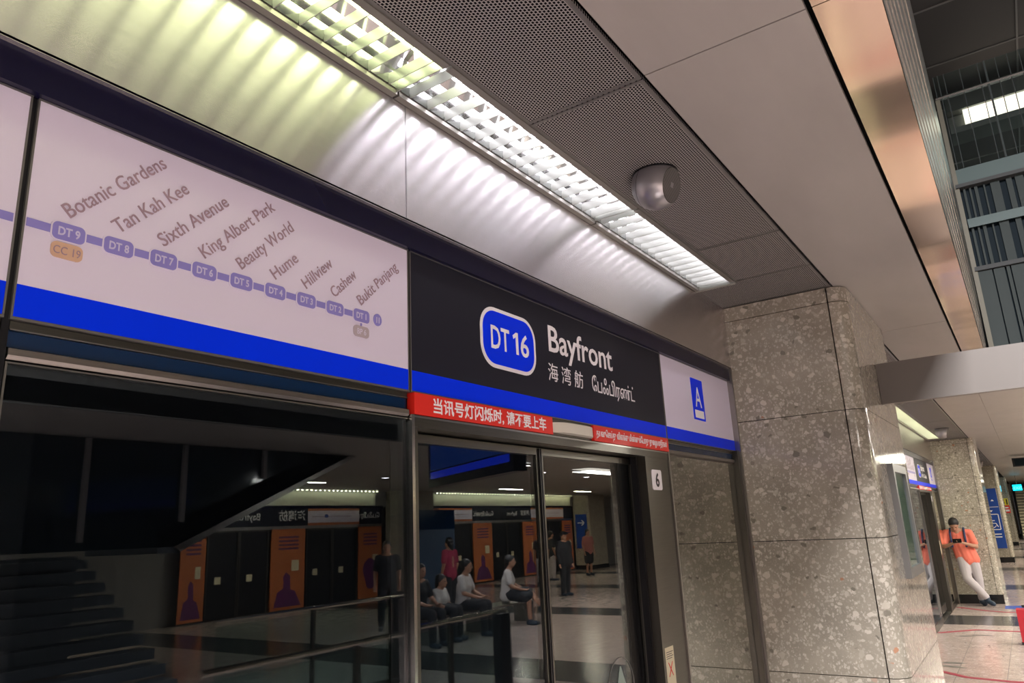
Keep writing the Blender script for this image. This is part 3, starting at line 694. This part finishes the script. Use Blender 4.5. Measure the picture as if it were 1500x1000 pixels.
opp_sign(15.95, 16.9, 'dark', 'mirrored charcoal sign piece left of the reflected pillar', (('\u0bc7\u0baa\u0b83\u0baa\u0bbf\u0bb0\u0ba3\u0bcd\u0b9f\u0bcd', 16.8, 2.38, .2),))
opp_sign(19.5, 21.7, 'white', 'mirrored white map sign in the right door glass, left one')
opp_sign(21.7, 25.6, 'dark', 'mirrored charcoal name sign in the middle of the right door glass', (('Bayfront', 24.6, 2.38, .2), ('海湾舫', 25.5, 2.38, .22), ('\u0bc7\u0baa\u0b83\u0baa\u0bbf\u0bb0\u0ba3\u0bcd\u0b9f\u0bcd', 23.0, 2.38, .2)))
tag(obj('red_capsule', PRISM(rrect(24.75, 2.45, .2, .14, .04), YO+.03, YO+.034, 'y'), M['red'], bpy.data.objects['header_sign.%03d' % 13] if 'header_sign.013' in bpy.data.objects else None), None) if False else None
opp_sign(25.6, 28.2, 'white', 'mirrored white map sign in the right door glass, right one')
opp_sign(28.2, 29.0, 'dark', 'small mirrored charcoal sign beside the reflected end pillar')
opp_sign(3.0, 10.3, 'dark', 'long mirrored charcoal sign hidden behind the reflected stairs')
# door leaves and posters
dn = bpy.data.objects.new('door_3', None); C.objects.link(dn); dn.location = (14, YO, 0); dn['kind'] = 'structure'
for xa, xb in ((10.95, 12.75), (14.0, 15.9), (19.6, 21.7), (22.95, 24.9), (26.1, 28.0)):
    xm = (xa+xb)/2
    for a, b in ((xa, xm-.01), (xm+.01, xb)):
        lf = obj('door_leaf', BX(bo(a, a+.04, -.06, -.02, .04, 2.12), bo(b-.04, b, -.06, -.02, .04, 2.12), bo(a, b, -.06, -.02, 2.08, 2.12)), M['bronze'], dn)
        obj('glass_pane', BX(bo(a+.04, b-.04, -.05, -.04, .04, 2.08)), M['black'], lf)
        obj('sticker', BX(bo(a+.25, a+.42, -.039, -.037, .85, 1.02)), M['ivory'], lf)
obj('header_rail', BX(bo(3, 16.95, -.06, .02, 2.12, 2.2), bo(19.3, 29, -.06, .02, 2.12, 2.2)), M['steel'], dn)
for k, (xa, xb, lb) in enumerate(((10.25, 10.9, 'narrow orange advertisement at the foot of the reflected slope'), (12.82, 13.93, 'orange advertisement with dark figure below the reflected name sign'), (15.95, 16.9, 'orange advertisement with purple round figure left of the reflected pillar'),
                       (21.75, 22.9, 'orange advertisement with red picture in the right door glass'), (25.0, 26.0, 'orange advertisement near the door seam in the glass'), (28.1, 28.9, 'orange advertisement beside the reflected end pillar'))):
    t = thing('advertisement_panel', lb, 'advertisement', ((xa+xb)/2, YO, 0), 'orange advertisements on the opposite screen')
    obj('sheet', BX(bo(xa, xb, -.03, .01, .05, 2.12)), M['orange'], t)
    xm = (xa+xb)/2; wd = (xb-xa)
    obj('print_lines', BX(*[bo(xm-wd*.3, xm+wd*.3, .01, .013, 1.88-i*.1, 1.93-i*.1) for i in range(4)]), M['purple'], t)
    pts = [(xm+wd*.30*math.cos(a_)*(1+.2*math.sin(3*a_)), .75+.45*math.sin(a_)) for a_ in [2*PI*i/20 for i in range(20)]] if k == 2 else [(xm-wd*.4, .12), (xm+wd*.4, .12), (xm+wd*.22, .5), (xm+wd*.08, .55), (xm+wd*.06, .9), (xm-wd*.06, 1.0), (xm-wd*.14, .88), (xm-wd*.12, .6), (xm-wd*.3, .5)]
    obj('printed_figure', PRISM(pts, YO+.01, YO+.014, 'y'), M['purple'], t)
    obj('pale_print', BX(bo(xm+wd*.1, xm+wd*.32, .01, .0135, 1.02, 1.3)), M['ivory'], t)
P6 = pillar(17.1, 'reflected stone pillar between the two parts of the opposite platform', sx=1.6, yb=YO, face=1)
P7 = pillar(29.1, 'reflected stone pillar at the far right of the opposite platform', sx=1.6, yb=YO, face=1)
bs = thing('direction_sign', 'blue sign with white arrow on the reflected end pillar', 'sign', (29.08, YO+.4, 1.5))
obj('panel', BX((29.06, 29.098, YO+.12, YO+.68, .9, 2.35)), M['bluesign'], bs)
obj('arrow', PRISM([(YO+.22, 2.0), (YO+.22, 1.96), (YO+.48, 1.96), (YO+.40, 1.86), (YO+.46, 1.86), (YO+.58, 1.98), (YO+.46, 2.10), (YO+.40, 2.10), (YO+.48, 2.0)], 29.055, 29.06, 'x'), M['white'], bs)
for k, (xa, xb) in enumerate(((3.2, 9.9), (9.9, 16.6), (19.5, 24.2), (24.2, 28.8))):
    t = thing('light_fixture', ('reflected strip light behind the stairs in the glass', 'reflected strip light above the opposite name sign', 'reflected strip light in the right door glass, left half', 'reflected strip light in the right door glass, right half')[k], 'light fixture', ((xa+xb)/2, YO+.2, ZC))
    obj('fluorescent_tube', BX(bo(xa+.05, xb-.05, .16, .21, ZC-.040, ZC-.012)), M['tube_f'], t)
    obj('housing', BX(bo(xa, xb, .06, .08, ZC-.045, ZC-.003), bo(xa, xb, .08, .31, ZC-.010, ZC-.003)), M['trim'], t)
    bm = bmesh.new(); n = int((xb-xa)/.16)
    for i in range(n): BX(bo(xa+.16*i+.08, xa+.16*i+.11, .09, .29, ZC-.06, ZC-.011), bm=bm)
    tag(obj('louvre_blades', bm, M['grey'], t), kind='stuff')
    tag(obj('bulkhead_panel', BX(bo(xa, xb, .03, .045, 2.745, ZC)), M['bulk2']), ('reflected steel bulkhead behind the stairs in the glass', 'reflected steel bulkhead over the opposite name sign', 'reflected steel bulkhead in the right door, left half', 'reflected steel bulkhead in the right door, right half')[k], 'metal panel')
# blue hoarding on the platform, reflected left of the door glass
hd = thing('hoarding', 'blue grey hoarding board reflected at the left edge of the door glass', 'board', (18.2, -14.0, 0))
obj('board', BX((16.95, 19.2, -14.06, -14.0, .02, 2.55)), mat('blue grey board', (.05, .10, .20), .5), hd)
obj('header', BX((16.95, 19.2, -14.0, -13.985, 1.95, 2.55)), M['navy2'], hd)
# downlights in the platform ceiling
for k, (x, y) in enumerate(((11.5, -6.9), (15.8, -8.3), (18.6, -8.6), (22, -8.2), (13.0, -11.2), (24, -10.5))):
    t = thing('downlight', 'small round downlight reflected in the door glass', 'downlight', (x, y, ZC), 'round downlights in the platform ceiling')
    obj('ring', CYL((x, y, ZC-.01), (x, y, ZC+.0), .11, n=20), M['grey'], t); obj('lens', CYL((x, y, ZC-.014), (x, y, ZC-.01), .085, n=20), M['tube_w'], t)
# linear troffers set around the added fill lights
k = 0
for (x, y, sx) in [(-3, -7.2, 2.4), (12, -7.2, 2.4), (17, -7.2, 2.4), (24, -7.2, 2.4), (31, -7.2, 2.4)] + [(x, -2.6, 3.0) for x in (22, 30, 38, 46)]:
    tag(obj('ceiling_troffer', BX((x-sx/2, x+sx/2, y-.25, y+.25, ZC-.012, ZC+.0)), mat('troffer lens', (.8, .8, .75), .5, emit=(1, .95, .85), es=1.2) if k == 0 else bpy.data.materials['troffer lens']), ('ceiling troffer at the left end of the mid platform row', 'ceiling troffer right above the reflected bench', 'ceiling troffer above the reflected man with a cap', 'ceiling troffer next beyond the man with a cap', 'ceiling troffer farthest in the mid platform row',
     'near platform ceiling troffer just past the second pillar', 'near platform ceiling troffer level with the third pillar', 'near platform ceiling troffer past the third pillar', 'near platform ceiling troffer just past the fourth pillar')[k], 'light fixture', 'rectangular ceiling troffers'); k += 1

# ------------------------------------------------------------------ stairs and balustrades behind the camera
t = thing('staircase', 'dark staircase with sloping underside reflected in the left glass', 'staircase', (6, -9, 0))
pts = [(5.8, 1.72), (8.9, 3.17), (8.2, 3.17), (5.5, 2.05), (5.5, 1.72)]
obj('flight', PRISM(pts, -9.9, -8.0, 'y'), M['stairgrey'], t)
obj('stringer', PRISM([(5.8, 1.74), (9.0, 3.18), (8.85, 3.18), (5.72, 1.80)], -8.0, -7.96, 'y'), M['steel'], t, 'pale stringer edge')
obj('side_wall', PRISM([(2.2, 1.80), (5.72, 1.80), (8.8, 3.17), (2.2, 3.17)], -8.06, -8.0, 'y'), mat('dark side glass', (.012, .02, .026), .08), t)
for i in range(10): obj('step', BX((2.4, 5.9, -8.05-.29*(i+1), -8.0-.29*i, 0.01+.17*i, .17*(i+1)-.03)), M['stairgrey'], t)
bm = BX((2.4, 5.9, -11.0, -10.9, .02, 1.7)); obj('landing', BX((2.4, 5.9, -11.2, -10.95, .02, 1.73)), M['stairgrey'], t)
for x in (3.3, 4.45, 5.75, 7.05): obj('post', BX((x, x+.06, -7.99, -7.93, 1.9 if x < 5.5 else 2.1+(x-5.7)*.47, 3.16)), M['wallgrey'], t, 'pale vertical post')
def balustrade(x0, x1, y, label, grp):
    t = thing('balustrade', label, 'balustrade', ((x0+x1)/2, y, 0), grp)
    obj('handrail', CYL((x0, y, 1.05), (x1, y, 1.05), .022, n=14), M['rail'], t, smooth=60)
    a = x0
    while a < x1-.1:
        b = min(a+1.25, x1); obj('glass_pane', BX((a+.02, b-.02, y-.006, y+.006, .08, 1.0)), M['clear'], t); obj('post', BX((b-.02, b+.02, y-.02, y+.02, .002, 1.03)), M['bronze'], t); a = b
    obj('base_channel', BX((x0, x1, y-.04, y+.04, .002, .08)), M['bronze'], t)
    obj('end_post', BX((x1-.16, x1, y-.05, y+.05, .0025, 1.025)), M['black'], t, 'wide black end post')
    return t
balustrade(2.8, 6.16, -2.75, 'glass balustrade with shiny steel handrail reflected low in the door glass', None)
balustrade(4.65, 7.4, -5.4, 'second glass balustrade reflected below the orange advertisements', None)
# hanging passenger display
t = thing('hanging_display', 'dark hanging display with glowing blue bar reflected at the top of the door glass', 'display', (7.24, -3.95, 2.5))
a_, b_ = Vector((7.8, -5.0, 0)), Vector((6.68, -2.9, 0)); dd = (b_-a_).normalized(); nn = Vector((dd.y, -dd.x, 0))
def slab(z0, z1, o0, o1, e=0):
    bm = bmesh.new(); P_ = [a_+nn*o0-dd*e, b_+nn*o0+dd*e, b_+nn*o1+dd*e, a_+nn*o1-dd*e]
    lo = [bm.verts.new((p.x, p.y, z0)) for p in P_]; hi = [bm.verts.new((p.x, p.y, z1)) for p in P_]
    bm.faces.new(lo); bm.faces.new(hi)
    for i in range(4): bm.faces.new((lo[i], lo[(i+1) % 4], hi[(i+1) % 4], hi[i]))
    bmesh.ops.recalc_face_normals(bm, faces=bm.faces[:]); return bm
obj('case', slab(2.42, 3.1, -.08, .08, .1), M['black'], t)
obj('screen', slab(2.64, 3.02, -.086, .086), M['screen'], t); obj('blue_bar', slab(2.53, 2.62, -.087, .087), M['screenbar'], t)
for s in (.3, 2.0):
    p = a_+dd*s; obj('hanger_rod', CYL((p.x, p.y, 3.1), (p.x, p.y, 7.99), .02, n=8), M['grey'], t)
# bench
t = thing('bench', 'long steel bench under the seated people reflected in the glass', 'bench', (11.6, -7.25, 0))
obj('seat', BX(*[(9.6, 13.4, -7.5+.09*i, -7.43+.09*i, .385, .415) for i in range(6)]), M['steel'], t)
for x in (9.9, 11.5, 13.1): obj('leg', BX((x-.03, x+.03, -7.48, -7.02, .002, .385)), M['grey'], t)

# ------------------------------------------------------------------ people
def limb(bm, p0, p1, a, b, n=12):
    CYL(p0, p1, a, b, n, bm, True); BALL(Vector(p0), a, bm, n); BALL(Vector(p1), b, bm, n)
def chain(bm, *pr):
    for (p0, a), (p1, b) in zip(pr, pr[1:]): limb(bm, p0, p1, a, b)
def melt(name, bm, m, parent, vox, label=None, it=4, fac=.5):
    """one continuous skin out of the merged volumes"""
    me = bpy.data.meshes.new('tmp'); bm.to_mesh(me); bm.free(); o = bpy.data.objects.new('tmp', me); C.objects.link(o)
    r = o.modifiers.new('r', 'REMESH'); r.mode = 'VOXEL'; r.voxel_size = vox; r.use_smooth_shade = True
    s = o.modifiers.new('s', 'SMOOTH'); s.iterations = it; s.factor = fac
    dg = bpy.context.evaluated_depsgraph_get(); nm = bpy.data.meshes.new_from_object(o.evaluated_get(dg)); bpy.data.objects.remove(o); bpy.data.meshes.remove(me)
    nm.name = name; nm.transform(Matrix.Translation(-W(parent))); nm.materials.clear(); nm.materials.append(m)
    nm.polygons.foreach_set('use_smooth', [True]*len(nm.polygons))
    q = bpy.data.objects.new(name, nm); C.objects.link(q); q.parent = parent
    if label: q['label'] = label
    return q
def V(*a): return Vector(a)
def person(label, base, yaw_, J, shirt, legs_m, shoe='shoe', vox=.014, long_sleeve=False, skirt=False, hairlen=.0, cap=False, face_dir=None, group=None, nod=.0, wide=1.0):
    """J: joints in local metres, x forward, y left, z up"""
    T = thing('person', label, 'person', base, group)
    Rm = Matrix.Rotation(yaw_, 3, 'Z'); bv = Vector(base)
    G = {k: bv + Rm @ Vector(v) for k, v in J.items()}
    fw_ = Rm @ Vector((math.cos(nod), 0, -math.sin(nod))); lf_ = Rm @ Vector((0, 1, 0)); up_ = fw_.cross(lf_)
    hd = G['head']; hr = .098
    Rh = Matrix((fw_, lf_, up_)).transposed()
    def H(x, y, z): return hd + Rh @ Vector((x, y, z))
    bm = bmesh.new()
    BALL(hd+Rh @ Vector((-.005, 0, .02)), hr, bm, 20, (1.0, .80, 1.08), Rh); BALL(H(.018, 0, -.045), .070, bm, 16, (1, .86, 1.0), Rh)
    CYL(H(.088, 0, .012), H(.108, 0, -.022), .009, .015, 8, bm); BALL(H(.103, 0, -.024), .014, bm, 8)
    for s in (-1, 1): BALL(H(-.004, s*.079, -.008), .026, bm, 8, (.55, .35, 1.1), Rh)
    limb(bm, hd+Rh @ Vector((-.022, 0, -.05)), G['neck'], .054, .060)
    ch, pv = G['chest'], G['pelvis']
    chain(bm, (G['neck'], .06), (ch, .11), (pv, .115))
    for s in 'LR':
        chain(bm, (G['neck'], .055), (G['sh'+s], .055), (G['el'+s], .041), (G['wr'+s], .027))
        chain(bm, (G['hip'+s], .085), (G['kn'+s], .058), (G['an'+s], .040))
        wd = (G['ha'+s]-G['wr'+s]); d = wd.normalized() if wd.length > 0 else Vector((0, 0, -1)); sd = (lf_ if abs(d.dot(lf_)) < .8 else fw_); sd = (sd-d*sd.dot(d)).normalized(); nn_ = d.cross(sd)
        pc = G['wr'+s]+d*.05; limb(bm, G['wr'+s], pc+d*.025, .026, .028, 8)
        for k in range(4):
            o_ = sd*(k-1.5)*.017; Lf = (.062, .075, .07, .055)[k]; b0 = pc+d*.025+o_; b1 = b0+d*Lf*.5+nn_*.006; b2 = b1+d*Lf*.35+nn_*.022
            limb(bm, b0, b1, .0095, .0085, 6); limb(bm, b1, b2, .0085, .0075, 6)
        limb(bm, pc-d*.02+sd*.02, pc+d*.02+sd*.046, .011, .009, 6)
    melt('body', bm, M['skin'], T, min(vox, .010))
    for s in (-1, 1): obj('eye', BALL(H(.085, s*.032, .010), .011, n=8, sc=(.6, 1.2, .6), rot=Rh), M['eye'], T)
    obj('mouth', BALL(H(.083, 0, -.058), .02, n=8, sc=(.35, 1.15, .28), rot=Rh), M['lip'], T)
    bm = bmesh.new(); BALL(H(-.020, 0, .040), hr*1.06, bm, 20, (1.0, .88, 1.02), Rh); 
    BALL(H(-.045, 0, -.01), .082, bm, 14, (.8, 1, 1.0), Rh)
    if hairlen: limb(bm, H(-.06, 0, -.02), H(-.075, 0, -.06-hairlen), .07, .05)
    # trim away from the face
    bmesh.ops.bisect_plane(bm, geom=bm.verts[:]+bm.edges[:]+bm.faces[:], plane_co=H(.058, 0, .055), plane_no=(Rh @ Vector((1, 0, -.85))).normalized(), clear_outer=True)
    obj('hair', bm, M['hair'], T, smooth=80)
    if cap:
        bm = BALL(H(-.01, 0, .05), .108, n=16, sc=(1, .9, .75), rot=Rh); CYL(H(.06, 0, .06), H(.15, 0, .045), .07, .05, 10, bm)
        bmesh.ops.bisect_plane(bm, geom=bm.verts[:]+bm.edges[:]+bm.faces[:], plane_co=H(0, 0, .045), plane_no=Rh @ Vector((0, 0, -1)), clear_outer=True); obj('cap', bm, M['cblack'], T)
    # shirt
    bm = bmesh.new(); w2 = .072*wide
    hem = pv + (ch-pv)*(-.20)
    for q in (-1, 1):
        o_ = lf_*q*w2
        chain(bm, (G['neck']-(G['neck']-ch)*.40+o_*.7, .085), (ch+o_, .115*wide), ((ch+pv)/2+o_, .112*wide), (hem+o_*1.1, .118*wide))
    chain(bm, ((G['neck']+ch)/2, .10), (ch+fw_*.02, .125*wide), ((ch+pv)/2+fw_*.02, .125*wide), (hem, .140*wide))
    for s in 'LR':
        sl_ = G['sh'+s] + (G['el'+s]-G['sh'+s])*(.72)
        chain(bm, (G['neck']-(G['neck']-G['sh'+s])*.35-Vector((0, 0, .01)), .055), (G['sh'+s], .068*wide), (sl_, .066*wide))
        if long_sleeve: chain(bm, (sl_, .062), (G['el'+s], .052), (G['wr'+s], .038))
    melt('shirt', bm, M[shirt], T, vox)
    bm = bmesh.new()
    chain(bm, (pv+lf_*.05, .108), (pv-lf_*.05, .108))
    if skirt:
        kn = (G['knL']+G['knR'])/2
        for s in 'LR': chain(bm, (G['hip'+s], .11), ((G['hip'+s]+G['kn'+s])/2, .12), (G['kn'+s]*.9+G['hip'+s]*.1, .11))
        chain(bm, (pv, .11), (kn, .09))
    else:
        for s in 'LR': chain(bm, (pv, .105), (G['hip'+s], .106), ((G['hip'+s]+G['kn'+s])/2, .098), (G['kn'+s], .080), ((G['an'+s]+G['kn'+s])/2, .074), (G['an'+s]+(G['kn'+s]-G['an'+s]).normalized()*.03, .062))
    melt('skirt' if skirt else 'trousers', bm, M[legs_m], T, vox)
    for s in 'LR':
        to = G['to'+s]; an = G['an'+s]; bm = bmesh.new()
        heel = an + (an-to)*.28; heel.z = min(an.z, heel.z)-.045
        chain(bm, (an-V(0, 0, .01), .050), (heel, .042), (to*.75+an*.25-V(0, 0, .015), .045), (to, .038))
        melt('shoe', bm, M[shoe], T, .01)
    return T, G, Rh
stand = dict(pelvis=(0, 0, .93), chest=(0, 0, 1.24), neck=(0, 0, 1.44), head=(.02, 0, 1.575), shL=(0, .18, 1.38), shR=(0, -.18, 1.38), elL=(-.02, .24, 1.10), elR=(-.02, -.24, 1.10), wrL=(.06, .24, .86), wrR=(.06, -.24, .86), haL=(.08, .24, .76), haR=(.08, -.24, .76),
             hipL=(0, .09, .88), hipR=(0, -.09, .88), knL=(.03, .11, .49), knR=(-.02, -.10, .49), anL=(0, .12, .085), anR=(-.05, -.11, .085), toL=(.15, .14, .04), toR=(.10, -.13, .04))
sit = dict(pelvis=(0, 0, .56), chest=(.03, 0, .85), neck=(.06, 0, 1.05), head=(.10, 0, 1.19), shL=(.04, .18, .99), shR=(.04, -.18, .99), elL=(.12, .24, .74), elR=(.12, -.24, .74), wrL=(.33, .14, .66), wrR=(.33, -.14, .66), haL=(.42, .10, .65), haR=(.42, -.10, .65),
           hipL=(.02, .09, .53), hipR=(.02, -.09, .53), knL=(.44, .12, .52), knR=(.44, -.12, .52), anL=(.46, .13, .09), anR=(.46, -.13, .09), toL=(.61, .14, .04), toR=(.61, -.14, .04))
# the man in the salmon shirt, leaning on the second pillar: faces -x (towards the camera), his left is -y
man = dict(pelvis=(.02, .08, .90), chest=(.0, .02, 1.17), neck=(.05, -.02, 1.395), head=(.145, -.03, 1.50), shL=(.0, .19, 1.34), shR=(.02, -.20, 1.35), elL=(.10, .27, 1.08), elR=(.13, -.27, 1.09), wrL=(.30, .08, 1.16), wrR=(.30, -.09, 1.16), haL=(.33, .0, 1.19), haR=(.33, -.02, 1.19),
           hipL=(.02, .16, .86), hipR=(.04, .0, .86), knL=(.06, .20, .48), knR=(.18, .03, .50), anL=(.0, .19, .10), anR=(.20, .29, .15), toL=(.13, .24, .04), toR=(.28, .38, .05))
T, G, Rh = person('man in a salmon shirt and pale trousers leaning against the second stone pillar', (17.17, -.25, 0), PI, man, 'salmon', 'pants', vox=.010, nod=.75, wide=1.02)
bm = bmesh.new()
for s, q in (('L', .115), ('R', -.125)):
    P_ = [(.115, q, 1.08), (.145, q, 1.22), (.115, q, 1.36), (.03, q*.95, 1.43), (-.08, q, 1.40), (-.14, q, 1.25)]
    pts = [Vector((17.17, -.25, 0)) + Matrix.Rotation(PI, 3, 'Z') @ Vector(p) for p in P_]
    for a_, b_ in zip(pts, pts[1:]): CYL(a_, b_, .020, n=8, bm=bm)
obj('backpack_straps', bm, M['strap'], T)
bm = bmesh.new(); c0 = Vector((17.17, -.25, 0)) + Matrix.Rotation(PI, 3, 'Z') @ Vector((-.17, 0, 1.22))
tag(obj('backpack', BX((c0.x-.01, c0.x+.075, c0.y-.13, c0.y+.13, 1.0, 1.40), bm=bm), M['strap'], bev=.02), 'navy backpack squeezed between the leaning man and the pillar', 'backpack')
pc = G['haL']*.5+G['haR']*.5
ph = obj('phone', BX((pc.x-.035, pc.x-.026, pc.y-.075, pc.y+.075, pc.z-.02, pc.z+.055)), M['phone']); tag(ph, 'black phone held in both hands by the leaning man', 'phone')

up_y = PI/2   # facing the near platform edge
seat2 = dict(sit); seat2.update(anR=(.70, .16, .34), toR=(.86, .18, .36), knR=(.46, -.02, .60), pelvis=(0, 0, .60), hipR=(.02, -.09, .58), hipL=(.02, .09, .58))
person('seated man in white shirt reflected in the door glass, arms on his knees', (11.05, -7.2, 0), up_y-.3, sit, 'cwhite', 'cblack')
person('seated woman in white shirt with crossed legs reflected in the glass', (12.45, -7.2, 0), up_y-.5, seat2, 'cwhite', 'cblack', hairlen=.05, skirt=True)
person('seated child in pale top left of the reflected seated man', (10.35, -7.2, 0), up_y-.2, {k: (v[0]*.8, v[1]*.8, v[2]*.82 if v[2] > .6 else v[2]) for k, v in sit.items()}, 'cwhite', 'cblack', hairlen=.08)
person('seated dark figure at the left end of the reflected bench', (9.8, -7.2, 0), up_y, sit, 'cblack', 'cblack', hairlen=.1)
person('standing man in black with a cap reflected in the right door leaf', (18.1, -9.2, 0), up_y+.3, stand, 'cblack', 'cblack', long_sleeve=True, cap=True, wide=1.1)
person('standing woman in pink top and black skirt beside the reflected blue sign', (25.6, -12.6, 0), up_y+.4, stand, 'crose', 'cblack', skirt=True, hairlen=.1)
person('standing figure in maroon behind the reflected bench', (13.6, -9.6, 0), -up_y, stand, 'cpink', 'cblack', hairlen=.12)
person('standing dark figure behind the left end of the reflected bench', (11.2, -9.4, 0), up_y+.8, stand, 'cblack', 'cblack')
person('standing figure in pale trousers near the door seam in the reflection', (21.6, -12.2, 0), up_y+1.2, stand, 'cblack', 'pants')
person('second standing figure in pale trousers near the reflected door seam', (23.2, -12.8, 0), up_y-1, stand, 'cblack', 'pants')

# ------------------------------------------------------------------ far things in direct view
t = thing('access_sign', 'tall blue sign with white wheelchair symbol on the third pillar', 'sign', (30.06, -.35, .45))
X = 30.05
obj('panel', BX((X, 30.079, -.66, -.05, .46, 2.42)), M['bluesign'], t)
obj('divider_line', BX((X-.004, X, -.64, -.07, 1.80, 1.815)), M['white'], t)
bm = bmesh.new()
for b_ in ((-.58, -.20, 1.555, 1.58), (-.58, -.20, 1.055, 1.08), (-.60, -.575, 1.07, 1.565), (-.205, -.18, 1.07, 1.565)): BX((X-.004, X, *b_), bm=bm)
for k in range(18):
    a0, a1 = R(100+k*14), R(100+(k+1)*14)
    if k < 17: CYL((X-.003, -.37-.11*math.cos(a0), 1.24+.11*math.sin(a0)), (X-.003, -.37-.11*math.cos(a1), 1.24+.11*math.sin(a1)), .013, n=5, bm=bm)
for p0, p1 in (((-.37, 1.42), (-.38, 1.27)), ((-.38, 1.27), (-.48, 1.27)), ((-.48, 1.27), (-.53, 1.15)), ((-.37, 1.36), (-.46, 1.36))): CYL((X-.003, *p0), (X-.003, *p1), .014, n=5, bm=bm)
BALL(Vector((X-.003, -.365, 1.475)), .028, bm, 8)
obj('wheelchair_symbol', bm, M['white'], t)
obj('arrow', PRISM([(-.45, 2.0), (-.50, 2.06), (-.55, 2.0)], X-.004, X, 'x'), M['white'], t); obj('arrow', PRISM([(-.36, 1.70), (-.41, 1.64), (-.46, 1.70)], X-.004, X, 'x'), M['white'], t)
for k in range(2): obj('text_line', BX((X-.004, X, -.58, -.22+.06*k, .90-.09*k, .935-.09*k)), M['white'], t)
t = thing('platform_notice', 'yellow and red notice on the fourth pillar with the number -1', 'notice', (42.79, -.5, 1.5))
obj('yellow_half', BX((42.77, 42.8, -.71, -.30, 1.86, 2.18)), M['yellow'], t); obj('red_half', BX((42.77, 42.8, -.73, -.34, 1.50, 1.855)), M['red'], t)
text('-1', (42.765, -.46, 1.90), .34, M['black'], t, face='-x', bold=.01)
obj('white_print', BX((42.765, 42.77, -.68, -.45, 1.72, 1.78), (42.765, 42.77, -.70, -.50, 1.57, 1.66)), M['white'], t)
t = thing('exit_sign', 'glowing cyan hanging exit sign at the right edge', 'sign', (41.9, -1.2, 2.5))
obj('box', BX((41.9, 42.0, -1.38, -1.02, 2.50, 2.77)), M['exit'], t); text('EXIT', (41.895, -1.05, 2.56), .17, M['white'], t, face='-x')
obj('hanger_rod', BX((41.94, 41.96, -1.21, -1.19, 2.77, ZC)), M['grey'], t)
t = thing('far_staircase', 'far pale staircase with dark treads right of the fourth pillar', 'staircase', (52, -1.5, 0))
for k in range(17): obj('step', BX((50+.3*k, 50.3+.3*k, -2.2, -.95, .005+.17*k, .17*k+.13)), M['ivory'], t); 
obj('side_wall', PRISM([(50, .005), (55.1, .005), (55.1, 2.9)], -.95, -.90, 'y'), M['grey'], t)
t = thing('hanging_display', 'dark boxy hanging display under the ceiling at the right edge', 'display', (25.6, -1.75, 2.9))
obj('case', BX((25.3, 25.6, -2.4, -1.33, 2.88, 3.12)), M['black'], t); obj('screen', BX((25.29, 25.3, -2.35, -1.38, 2.91, 3.09)), M['findark'], t); obj('bracket', BX((25.4, 25.5, -1.9, -1.7, 3.12, ZC)), M['grey'], t)
# red case at the right edge
t = thing('trolley_case', 'small bright red case cut by the right edge of the picture', 'suitcase', (12.5, -1.25, 0))
obj('shell', BX((12.38, 12.60, -1.42, -1.10, .04, .45)), mat('crimson shell', (.42, .01, .02), .4), t, bev=.03); obj('wheels', CYL((12.42, -1.38, .021), (12.42, -1.09, .021), .02, n=10), M['black'], t); obj('handle', BX((12.47, 12.51, -1.30, -1.17, .47, .50)), M['black'], t)
# floor markings
def tape(pts, wd, label, m='tape'):
    bm = bmesh.new(); n = len(pts); Lp, Rp = [], []
    for i, p in enumerate(pts):
        a = Vector(pts[max(0, i-1)]); b = Vector(pts[min(n-1, i+1)]); d = (b-a).normalized(); q = Vector((-d.y, d.x))*wd/2
        Lp.append((p[0]+q.x, p[1]+q.y)); Rp.append((p[0]-q.x, p[1]-q.y))
    PRISM(Lp+Rp[::-1], .0008, .0022, 'z', bm)
    tag(obj('floor_tape', bm, M[m]), label, 'floor marking')
M['tape'] = mat('red floor tape', (.30, .02, .045), .5)
tape([(16.75, -.05), (16.66, -.14), (16.25, -.55), (16.1, -.8), (16.1, -2.4)], .09, 'red floor tape at the feet of the leaning man')
tape([(13.3, -.03), (13.75, -.50), (13.70, -.8), (13.7, -2.4)], .09, 'red floor tape in front of the far door, before the dark band')
tape([(10.3, -.05), (10.2, -.35), (9.95, -.6), (9.86, -1.0), (9.86, -2.4)], .09, 'red floor tape nearest to the camera at the bottom right')
tape([(7.55, -.05), (7.6, -1.0), (7.6, -2.4)], .09, 'red floor tape hidden by the near pillar, mirrored in the ceiling edge')
for k, (x, y, a, lb) in enumerate(((13.05, -.42, .25, 'dark leaf shaped floor mark beside the middle red tape, left'), (13.2, -.60, -.12, 'dark leaf shaped floor mark beside the middle red tape, right'), (10.8, -.40, .1, 'dark leaf shaped floor mark at the bottom right, upper'), (10.55, -.42, -.2, 'dark leaf shaped floor mark at the bottom right, lower'))):
    P_ = [(x+.045*math.sin(t_*PI)*math.cos(a)*s-(t_-.5)*.36*math.sin(a), y+(t_-.5)*.30*math.cos(a)) for s, rg in ((1, range(0, 11)), (-1, range(9, 0, -1))) for t_ in [i/10 for i in rg]]
    tag(obj('floor_mark', PRISM(P_, .0008, .002, 'z'), M['trim']), lb, 'floor marking')
tag(obj('floor_sticker', PRISM([(16.62, -.80), (17.12, -.80), (17.12, -1.7), (16.62, -1.7)], .0008, .002, 'z'), M['bluesign']), 'blue floor sticker beside the foot of the second pillar', 'floor sticker')

# ------------------------------------------------------------------ lettering becomes mesh
dg = bpy.context.evaluated_depsgraph_get()
for o in [o for o in bpy.data.objects if o.type == 'FONT']:
    me = bpy.data.meshes.new_from_object(o.evaluated_get(dg)); nmz = o.name
    q = bpy.data.objects.new('lettering', me); C.objects.link(q); q.parent = o.parent; q.location = o.location; q.rotation_euler = o.rotation_euler; q.scale = o.scale
    bpy.data.objects.remove(o)
